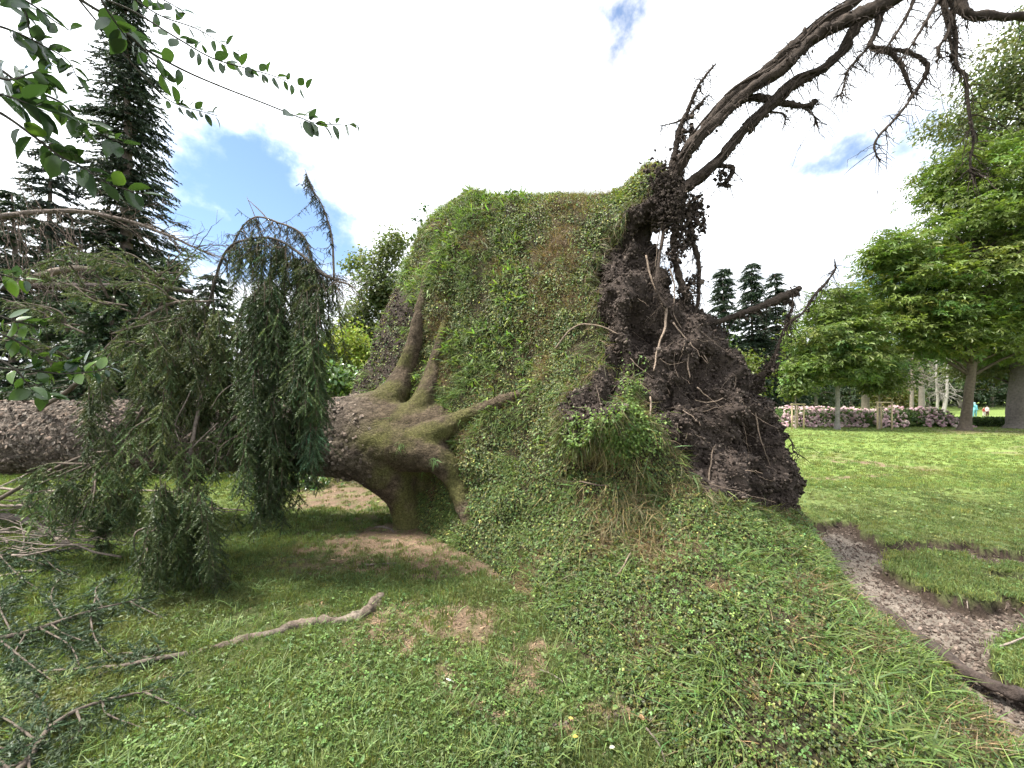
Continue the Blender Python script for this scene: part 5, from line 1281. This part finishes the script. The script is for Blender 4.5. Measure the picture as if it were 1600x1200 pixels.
# low clipped hedge
def leaf_box(name, label, x0, x1, y0, y1, h, n, col, size, cat='hedge', z0=0.0):
    e = thing(name, label, cat, ((x0 + x1) / 2, (y0 + y1) / 2, z0)); ac = Acc()
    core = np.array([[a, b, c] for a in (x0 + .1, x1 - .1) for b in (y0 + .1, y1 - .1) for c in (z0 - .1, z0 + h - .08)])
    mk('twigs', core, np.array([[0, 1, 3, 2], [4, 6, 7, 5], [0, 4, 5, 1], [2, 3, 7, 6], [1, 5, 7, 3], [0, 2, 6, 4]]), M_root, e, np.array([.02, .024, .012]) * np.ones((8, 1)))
    x = rng.uniform(x0, x1, n); y = rng.uniform(y0, y1, n); z = z0 + h * rng.random(n)
    side = rng.random(n); y = np.where(side < .45, y0 + rng.normal(0, .04, n), y); z = np.where(side >= .45, z0 + h + rng.normal(0, .03, n), z)
    scatter(ac, RH, np.stack([x, y, z], -1), rdir(n), norm(rdir(n) + np.array([0, -.4, .8])), rng.uniform(.6, 1.2, n) * size, tint(col, n, .35, .12))
    o = ac.build('leaves', M_leaf, e); o['kind'] = 'stuff'; return e
leaf_box('low_hedge', 'low dark clipped hedge behind the big maple trunk', 21.5, 31.5, 23.0, 24.4, .46, 7000, (.05, .085, .025), .12)
# conifers beyond
for px, tp, d, r, lab in [(1130, 417, 45, 2.9, 'pointed dark spruce, leftmost of the three beyond the root plate'), (1175, 411, 47, 4.1, 'tallest dark spruce, middle of the three beyond the root plate'), (1212, 428, 49, 3.5, 'dark spruce, right hand one of the three beyond the root plate')]:
    conifer(lab, px, d, tp, r, int(24 + r * 5), 9, 9, .8, (.022, .040, .022), 'spruces beyond the root plate', .12, seed=px)
# slim trunks in front of the wood
PB = (.30, .27, .24)
def bare_tree(label, px, d, pts, col, crown, n_tw, group='slim pale trunks before the wood'):
    x = (px - 800) / F * d; z0 = gz_at(x, d); e = thing('slim_tree', label, 'tree', (x, d, z0), group)
    tp = np.array([(*P(a, b, d), r) for a, b, r in pts]); tp[0, 2] = z0 - .1; s = spline(tp, 20); ac = Acc(); ac.add(*tube(s[:, :3], s[:, 3], 8, True, .15, px), col)
    tw = Acc()
    for _ in range(n_tw):
        a = s[rng.integers(7, 20), :3]; l = rng.uniform(.8, 2.6) * crown; d2 = norm(rdir(1)[0] * np.array([1, 1, .25]) + np.array([0, 0, -.15])); t = np.linspace(0, 1, 5)[:, None]
        pl = a + d2 * l * t - np.array([0, 0, 1]) * l * .3 * t ** 2; tw.add(*tube(pl, np.linspace(.03, .01, 5), 3, False), np.asarray(col) * .75)
        for _ in range(5):
            b = pl[rng.integers(1, 5)]; d3 = norm(d2 * .4 + rdir(1)[0] + np.array([0, 0, -.4])); tw.add(*tube(b + d3 * l * .4 * t, np.linspace(.018, .008, 5), 3, False), np.asarray(col) * rng.uniform(.6, .9))
    ac.build('trunk', M_bark2, e, True); tw.build('crown', M_root, e)
bare_tree('bare grey brown conifer trunk with dead twigs behind the hydrangeas', 1424, 40, [(1424, 642, .17), (1425, 600, .14), (1426, 560, .11), (1427, 525, .04)], (.22, .185, .16), 1.0, 70)
bare_tree('thick straight grey trunk with dead twigs behind the hydrangeas', 1439, 41, [(1440, 642, .28), (1440, 600, .22), (1438, 560, .18), (1436, 500, .1)], (.23, .2, .18), .8, 30)
bare_tree('thin whitish trunk in the far meadow', 1464, 46, [(1464, 645, .15), (1465, 620, .12), (1463, 590, .10), (1464, 540, .04)], (.32, .30, .27), .9, 34)
bare_tree('curved whitish trunk leaning right in the far meadow', 1473, 45, [(1471, 646, .24), (1477, 630, .18), (1480, 605, .14), (1480, 570, .11), (1479, 525, .04)], (.31, .29, .265), .9, 40)
# the wood at the back: trees one can tell apart, then the mass
WOOD = [(1105, 520, 40, 'broad'), (1152, 548, 36, 'yellow'), (1240, 505, 58, 'broad'), (1275, 540, 62, 'dark'), (1405, 530, 64, 'dark'), (1450, 515, 66, 'broad'), (1500, 540, 68, 'dark'), (1390, 600, 44, 'gold'), (1550, 545, 70, 'dark'), (1330, 560, 66, 'dark'), (1200, 560, 52, 'dark'), (1420, 560, 60, 'broad')]
WL = ['leafy green tree just right of the dark soil', 'small yellow green tree beside the soil edge', 'pale green tree right of the three spruces', 'dark tree behind the left sapling', 'dark tree behind the right sapling', 'green tree above the slim pale trunks', 'dark tree at the meadow edge left of the big maple trunk',
      'low golden green bush behind the right stake frame', 'dark tree between the two thick right hand trunks', 'dark tree directly behind the young maple trunk', 'dark low tree below the three spruces', 'green tree behind the dead grey trunks']
for (px, tp, d, kd), lab in zip(WOOD, WL):
    H = (HOR - tp) / F * d + 1.6; mpy = (tp + 640) / 2; rz = H * .42; rx = max(1.4, H * .36)
    if kd == 'gold': rx = 1.8
    c = dict(broad=(.065, .105, .034), dark=(.030, .052, .022), yellow=(.13, .165, .04), gold=(.10, .10, .022))[kd]
    broadleaf(lab, px, d, 650, [(px, 650, .28), (px, mpy + 20, .2), (px + 1, mpy - 10, .12), (px + 1, tp + 8, .03)], [(px, mpy, 0, rx, rx, rz, 60), (px - 6, mpy + 20, 0, rx * 1.1, rx, rz * .5, 30), (px + 5, tp + 14, 0, rx * .6, rx * .6, rz * .4, 18)],
              RH, .42 if d > 45 else .3, c, clump=.9, per=22, flat=.7, name='woodland_tree', group='trees at the edge of the wood', seed=px, limbs=6)
lv = Acc(); n = 16000
for (x0, x1, y0, y1, h0, h1, m) in [(22, 130, 84, 96, 3.5, 9, 9000), (24, 110, 70, 78, 8, 14.0, 15000), (17, 40, 56, 62, 1.5, 5.0, 3000)]:
    x = rng.uniform(x0, x1, m); y = rng.uniform(y0, y1, m); q = np.stack([x, y, 0 * x], -1)
    hgt = h0 + (h1 - h0) * (.5 + .5 * fbm(q, .12, 3, 420)); z = far_z(y) + hgt * rng.random(m) ** .7
    scatter(lv, RH, np.stack([x, y, z], -1), rdir(m), norm(rdir(m) + np.array([0, -.3, .7])), rng.uniform(.7, 1.5, m), tint((.030, .050, .020), m, .35, .12))
o = lv.build('far_wood', M_leaf); tag(o, 'dark far woodland behind the meadow', 'wood', None, 'stuff')

# --- left side
conifer('tall dark spruce rising out of the top of the picture', 196, 17.0, -50, 2.7, 74, 13, 12, .38, (.026, .042, .024), None, .05, seed=11, droop=.4)
for px, tp, d, r, lab, c in [(20, 300, 12.5, 2.4, 'dark spruce at the left edge behind the bare bough', (.026, .044, .022)), (75, 215, 15.0, 2.2, 'thin bluish conifer between the left edge and the tall spruce', (.034, .048, .038)), (120, 395, 11.5, 2.0, 'short green spruce below the tall one', (.036, .060, .026)),
                             (262, 400, 13.5, 2.1, 'small spruce right of the tall one', (.030, .050, .026)), (-60, 250, 13, 2.6, 'dark spruce half outside the left edge', (.024, .042, .022)), (335, 425, 16, 2.5, 'low spruce seen through the hanging branches', (.028, .050, .026)), (180, 440, 10.0, 1.8, 'bushy spruce close behind the trunk', (.034, .058, .026))]:
    conifer(lab, px, d, tp, r, 34, 9, 11, .34, c, 'conifers behind the trunk', .03, seed=px + 500, droop=.3)
broadleaf('loose grey green tree left of the root plate', 600, 14.0, 640, [(595, 640, .13), (595, 560, .1), (598, 480, .06), (605, 390, .02)],
          [(600, 440, 0, .95, 1, 1.3, 80), (615, 385, 0, .5, .5, .6, 26), (570, 500, 0, 1.0, 1, .9, 70), (545, 540, 0, .9, 1, .8, 60), (620, 480, 0, .9, .9, 1.2, 60), (560, 410, 0, .3, .3, .3, 8)],
          RH, .14, (.120, .150, .062), clump=.34, per=40, flat=.8, bark=(.13, .11, .09), seed=21)
def shrub(label, px, d, lobes, leaf, size, col, mat, per=20, clump=.25, n_st=16, group=None):
    x = (px - 800) / F * d; e = thing('shrub', label, 'shrub', (x, d, 0), group); lv, st = Acc(), Acc(); C = []
    for (lx, ly, r, n) in lobes: C.append(P(lx, ly, d) + rdir(n) * rng.random((n, 1)) ** .4 * np.array([r, r, r * .85]))
    C = np.vstack(C); C[:, 2] = np.maximum(C[:, 2], .08)
    for b in C[rng.choice(len(C), min(n_st, len(C)), replace=False)]:
        a = np.array([x + rng.normal(0, .15), d + rng.normal(0, .15), -.05]); t = np.linspace(0, 1, 7)[:, None]; st.add(*tube(a + (b - a) * t + rng.normal(0, .02, (7, 3)), np.linspace(.018, .005, 7), 4, False), np.array([.12, .10, .07]))
    k = np.repeat(np.arange(len(C)), per); m = len(k); p = C[k] + rng.normal(0, clump * .6, (m, 3)); p[:, 2] = np.maximum(p[:, 2], .03)
    scatter(lv, leaf, p, norm(rdir(m) + np.array([0, 0, -.2])), norm(rdir(m) * .6 + np.array([0, -.3, 1.0])), rng.uniform(.65, 1.25, m) * size, tint(col, m, .28, .12))
    st.build('stems', M_root, e, True); lv.build('foliage', mat, e); return e
OV = leaf_oval(.5, .12, .2)
shrub('bright yellow green bush left of the root plate', 540, 10.0, [(545, 545, .62, 60), (515, 570, .6, 50), (575, 575, .5, 40), (530, 600, .6, 40)], RH, .11, (.19, .235, .045), M_leaf, per=34)
shrub('glossy leaved laurel just above the trunk beside the root plate', 525, 7.6, [(520, 600, .34, 34), (550, 605, .26, 24), (500, 590, .3, 20)], OV, .12, (.085, .145, .04), M_gloss, per=16, clump=.22)
shrub('glossy laurel in the gap under the trunk', 455, 7.0, [(455, 745, .34, 30), (490, 752, .22, 18), (420, 760, .3, 22)], OV, .10, (.070, .125, .04), M_gloss, per=9, clump=.2)
shrub('dark undergrowth shrub under the trunk behind the brushwood', 200, 8.0, [(60, 690, .6, 40), (160, 700, .6, 40), (260, 700, .6, 40), (350, 715, .5, 34), (-40, 690, .7, 40)], RH, .10, (.045, .075, .028), M_leaf, clump=.3)
# ivy shoots on the shoulder of the plate
# ------------------------------------------------------------------ overhanging leafy shoots, close to the camera
LEAF_ME = []
for k, c in enumerate([(.030, .060, .024), (.045, .085, .026), (.085, .150, .030), (.036, .066, .040)]):
    for f in ((.55, .14, .22), (.62, .06, .10), (.48, .22, .32)):
        V, Fq = leaf_oval(*f); me = mesh_data('leaf', V, Fq, np.repeat(np.array([c]), len(V), 0), True); me.materials.append(M_gloss); LEAF_ME.append(me)
def shoot(parent, pts, d0, d1, leaves, size, r=.004, kinds=(0, 1, 3), seed=0, hang=.2):
    """pts: pixels; leaves: list of (from, to, count) along the shoot"""
    pts = np.array(pts, float); dd = np.linspace(d0, d1, len(pts))
    s = spline(P(pts[:, 0], pts[:, 1], dd), 10 * len(pts)); n = len(s)
    V, Fq = tube(s, np.linspace(r, .0012, n), 6, True, .1, seed)
    mk('stem', V, Fq, M_root, parent, np.array([.06, .055, .045]) * np.ones((len(V), 1)), True)
    tg_ = norm(np.gradient(s, axis=0)); loc = np.array(parent.location)
    for (u0, u1, cnt) in leaves:
        for j in range(cnt):
            u = u0 + (u1 - u0) * (j + rng.random() * .8) / cnt; i = min(int(u * (n - 1)), n - 1)
            a = s[i]; side = norm(np.cross(tg_[i], [0, 1.0, 0])) * (1 if j % 2 else -1)
            al = norm(tg_[i] * rng.uniform(.1, .8) + side * rng.uniform(.5, 1.0) + np.array([0, rng.normal(0, .5), -hang]) + rng.normal(0, .15, 3))
            nm = norm(np.array([rng.normal(0, .6), -.2 + rng.normal(0, .5), .9])); xx = norm(np.cross(al, nm)); nm = np.cross(xx, al)
            sz = size * rng.uniform(.65, 1.2) * (1 - .3 * u)
            ob = bpy.data.objects.new('leaf', LEAF_ME[3 * kinds[rng.integers(0, len(kinds))] + rng.integers(0, 3)]); COL.objects.link(ob)
            ob.parent = parent
            a = a + al * .004
            M4 = Matrix([[*( [xx[q] * sz, al[q] * sz, nm[q] * sz, a[q] - loc[q]])] for q in range(3)] + [[0, 0, 0, 1]])
            ob.matrix_basis = M4
def Z(l): return [(a * .375, b * .375) for a, b in l]
def Z2(l): return [(a * .375, 400 + b * .375) for a, b in l]
b1 = thing('leafy_branch', 'overhanging glossy leaved branch reaching farthest right against the sky', 'branch', P(-100, -120, 1.3))
shoot(b1, Z([(250, -90), (340, 0), (480, 90), (600, 200), (760, 290), (920, 360), (1100, 430), (1250, 490), (1330, 515), (1500, 522)]), 1.15, 1.45, [(.18, .46, 9), (.74, 1.0, 17)], .066, .005)
shoot(b1, Z([(330, -60), (420, -10), (560, 50), (740, 160), (880, 240), (1010, 280), (1150, 320), (1290, 380)]), 1.25, 1.5, [(.40, 1.0, 30)], .058, .004)
shoot(b1, Z([(500, -60), (580, 10), (680, 70), (820, 120), (920, 180), (1000, 230)]), 1.3, 1.5, [(.15, 1.0, 18)], .054, .003)
shoot(b1, Z([(480, 90), (560, 170), (620, 230), (690, 330), (760, 370)]), 1.2, 1.35, [(.1, 1.0, 10)], .068, .0035)
shoot(b1, Z([(330, 0), (420, 110), (520, 230), (610, 330), (680, 400), (750, 440), (830, 462), (905, 482)]), 1.2, 1.4, [(.62, 1.0, 17)], .046, .003)
shoot(b1, Z([(560, -60), (640, -20), (720, 20), (790, 70)]), 1.3, 1.4, [(.2, 1, 9)], .05, .003)
shoot(b1, Z([(380, -80), (440, 30), (500, 120), (560, 200)]), 1.0, 1.1, [(.3, 1, 8)], .085, .004, kinds=(0, 0, 1))
b2 = thing('leafy_branch', 'overhanging glossy leaved branch in the top left corner with big round leaves', 'branch', P(-120, 100, 1.2))
shoot(b2, Z([(-200, 380), (0, 470), (150, 575), (250, 650), (360, 705), (450, 765), (620, 815)]), 1.0, 1.15, [(.25, 1.0, 26)], .075, .005, kinds=(0, 1, 1, 2, 3))
shoot(b2, Z([(-200, 180), (0, 290), (100, 360), (250, 425), (330, 500), (420, 560), (520, 600)]), 1.05, 1.2, [(.2, 1.0, 32)], .068, .005, kinds=(0, 0, 1, 2))
shoot(b2, Z([(-150, 60), (0, 110), (80, 140), (180, 190), (280, 250), (320, 320)]), 1.15, 1.3, [(.25, 1.0, 18)], .062, .004, kinds=(0, 0, 3))
shoot(b2, Z([(-100, -40), (20, 10), (100, 40), (130, 150), (180, 230), (250, 290)]), 1.15, 1.3, [(.2, 1.0, 16)], .064, .004, kinds=(0, 3))
shoot(b2, Z([(-100, -90), (60, -20), (150, 30), (230, 90), (300, 130)]), 1.1, 1.25, [(.2, 1.0, 12)], .068, .004, kinds=(0, 3))
shoot(b2, Z([(-200, 250), (-20, 320), (60, 330), (150, 300), (200, 330)]), 1.0, 1.1, [(.3, 1.0, 12)], .075, .004, kinds=(0, 0, 1))
shoot(b2, Z([(-200, 300), (-40, 380), (30, 400), (110, 430), (200, 470)]), .95, 1.05, [(.3, 1.0, 12)], .085, .004, kinds=(0, 0, 3))
b3 = thing('leafy_branch', 'lower overhanging leafy branch with bright leaves in front of the trunk at left', 'branch', P(-120, 600, 1.25))
shoot(b3, Z2([(-200, 160), (0, 250), (100, 280), (190, 300)]), 1.15, 1.25, [(.35, 1.0, 12)], .060, .004, kinds=(1, 2, 2))
shoot(b3, Z2([(-200, 260), (0, 325), (80, 360), (200, 430), (300, 450), (400, 455)]), 1.15, 1.3, [(.3, 1.0, 24)], .058, .004, kinds=(1, 2, 3))
shoot(b3, Z2([(-200, 420), (0, 465), (130, 475), (250, 490), (400, 480), (470, 455)]), 1.15, 1.3, [(.3, 1.0, 22)], .058, .004, kinds=(1, 2, 3))
shoot(b3, Z2([(-100, 380), (60, 470), (130, 550), (210, 595)]), 1.1, 1.2, [(.45, 1.0, 10)], .066, .0035, kinds=(1, 1, 2))
shoot(b3, Z2([(-150, 40), (-20, 70), (60, 90), (120, 100)]), 1.15, 1.2, [(.4, 1.0, 7)], .064, .0035, kinds=(2, 3))

# ------------------------------------------------------------------ people far off in the meadow
def person(label, px, d, height, joints, radii, edges, dress, hair, face):
    x = (px - 800) / F * d; z0 = gz_at(x, d)
    e = thing('person', label, 'person', (x, d, z0), 'people in the far meadow')
    me = bpy.data.meshes.new('temp'); me.from_pydata([tuple(np.array(j) * height) for j in joints], edges, []); ob = bpy.data.objects.new('temp', me); COL.objects.link(ob)
    ob.modifiers.new('skin', 'SKIN'); ob.modifiers.new('sub', 'SUBSURF').levels = 2
    for v, r in zip(me.skin_vertices[0].data, radii): v.radius = (r * height, r * height)
    me.skin_vertices[0].data[0].use_root = True
    dg = bpy.context.evaluated_depsgraph_get(); m2 = ob.evaluated_get(dg).to_mesh()
    V = np.array([v.co[:] for v in m2.vertices]); Fq = np.array([(list(p.vertices) + [p.vertices[-1]])[:4] for p in m2.polygons])
    ob.evaluated_get(dg).to_mesh_clear(); bpy.data.objects.remove(ob)
    h = V[:, 2] / height; C = np.zeros((len(V), 3)) + np.array(dress[0])
    C[h < .50] = dress[1]; C[h < .06] = (.05, .04, .04); C[h > .84] = face
    o = mk('body', V + np.array([x, d, z0]), Fq, M_cloth, e, C, True)
    hv = ICO * np.array([.062, .068, .062]) * height + np.array([0, .016 * height, .945 * height]) + np.array([x, d, z0])
    mk('hair', hv, ICOF, M_cloth, e, np.array(hair) * np.ones((12, 1)), True)
J = [(0, 0, .53), (0, 0, .66), (0, 0, .80), (0, 0, .86), (0, -.01, .93), (-.11, 0, .79), (-.15, 0, .62), (-.13, -.06, .48), (.11, 0, .79), (.15, 0, .62), (.13, -.06, .48), (-.055, 0, .50), (-.06, .01, .27), (-.06, .02, .03), (-.06, -.06, .02), (.055, 0, .50), (.06, -.03, .27), (.07, 0, .03), (.07, -.08, .02)]
RD = [.085, .08, .085, .035, .058, .045, .034, .025, .045, .034, .025, .065, .045, .03, .025, .065, .045, .03, .025]
ED = [(0, 1), (1, 2), (2, 3), (3, 4), (2, 5), (5, 6), (6, 7), (2, 8), (8, 9), (9, 10), (0, 11), (11, 12), (12, 13), (13, 14), (0, 15), (15, 16), (16, 17), (17, 18)]
person('person in a red jacket walking in the far meadow', 1537.5, 50, 1.25, J, RD, ED, [(.30, .07, .06), (.55, .5, .5)], (.10, .07, .05), (.5, .33, .26))
person('person in a pale pink top beside the one in red', 1542.5, 49, 1.42, J, RD, ED, [(.70, .50, .52), (.09, .04, .04)], (.05, .04, .04), (.5, .33, .26))
J2 = [list(j) for j in J]; J2[6] = (-.16, -.06, .86); J2[7] = (-.12, -.08, 1.0)
person('person in turquoise with a raised arm beside the big maple trunk', 1523, 47, 1.85, J2, RD, ED, [(.20, .52, .60), (.14, .34, .38)], (.30, .45, .48), (.30, .50, .55))

# ------------------------------------------------------------------ small things lying about
for k, (px, py, c, s, lab) in enumerate([(903, 1150, (.50, .40, .10), .055, 'yellow fallen leaf at the foot of the slope, lower of two'), (888, 1121, (.46, .36, .10), .045, 'yellow fallen leaf at the foot of the slope, upper of two'), (1006, 1126, (.36, .22, .12), .06, 'brown curled leaf on the stony soil at bottom centre'),
                                         (695, 981, (.42, .24, .08), .07, 'narrow orange leaf in the grass before the trunk'), (960, 1166, (.62, .62, .50), .05, 'whitish leaf near the bottom edge'), (1040, 1122, (.12, .24, .05), .05, 'round green leaf on the soil at bottom centre'), (180, 1049, (.40, .30, .14), .05, 'tan leaf beside the needled branches at left')]):
    V, Fq = leaf_oval(.6 if k != 3 else .25, .2, -.15); a = rng.uniform(0, 6.28); rot = np.array([[math.cos(a), -math.sin(a), 0], [math.sin(a), math.cos(a), 0], [0, 0, 1]])
    W3 = (V * s * .6) @ rot.T + GP(px, py, .03) + np.array([0, 0, .0])
    o = mk('fallen_leaf', W3, Fq, M_leaf, None, np.array(c) * np.ones((len(V), 1)), True); tag(o, lab, 'leaf', 'fallen leaves on the lawn')
for k, (l3, r0, r1, lab, c) in enumerate([
    ([(572, 882, .015), (595, 881, .015), (620, 879, .012)], .008, .005, 'thin straight twig on the litter before the trunk', ST), ([(586, 824, .01), (600, 823, .03), (612, 828, .02), (617, 836, .0)], .018, .012, 'short bent root hump under the trunk flare', ST * .8),
    ([(845, 1047, .02), (865, 1055, .02), (882, 1068, .015)], .006, .003, 'thin twig at the foot of the grassy slope', ST), ([(1010, 1140, .02), (1030, 1165, .02), (1040, 1190, .02)], .005, .003, 'thin twig on the soil at bottom centre', ST * .8),
    ([(1560, 1010, .02), (1590, 1000, .03), (1620, 990, .03)], .007, .004, 'pale root end at the right edge above the dark root', ST), ([(1480, 905, .02), (1505, 920, .0), (1512, 950, -.05)], .006, .003, 'root tip dangling from the sod edge', ST * 1.1)]):
    stick('twig', l3, r0, r1, lab, c, 'twigs lying about', 'twig', .01, 950 + k * 3, sides=6)
V, Fq = tube(np.stack([GP(697, 1060, .025), GP(702, 1063, .03), GP(709, 1066, .025)]), [.003, .006, .003], 6, True, .3, 5)
o = mk('wood_chip', V, Fq, M_wood, None, np.array([.62, .58, .48]) * np.ones((len(V), 1))); tag(o, 'small whitish wood chip in the grass', 'wood chip')
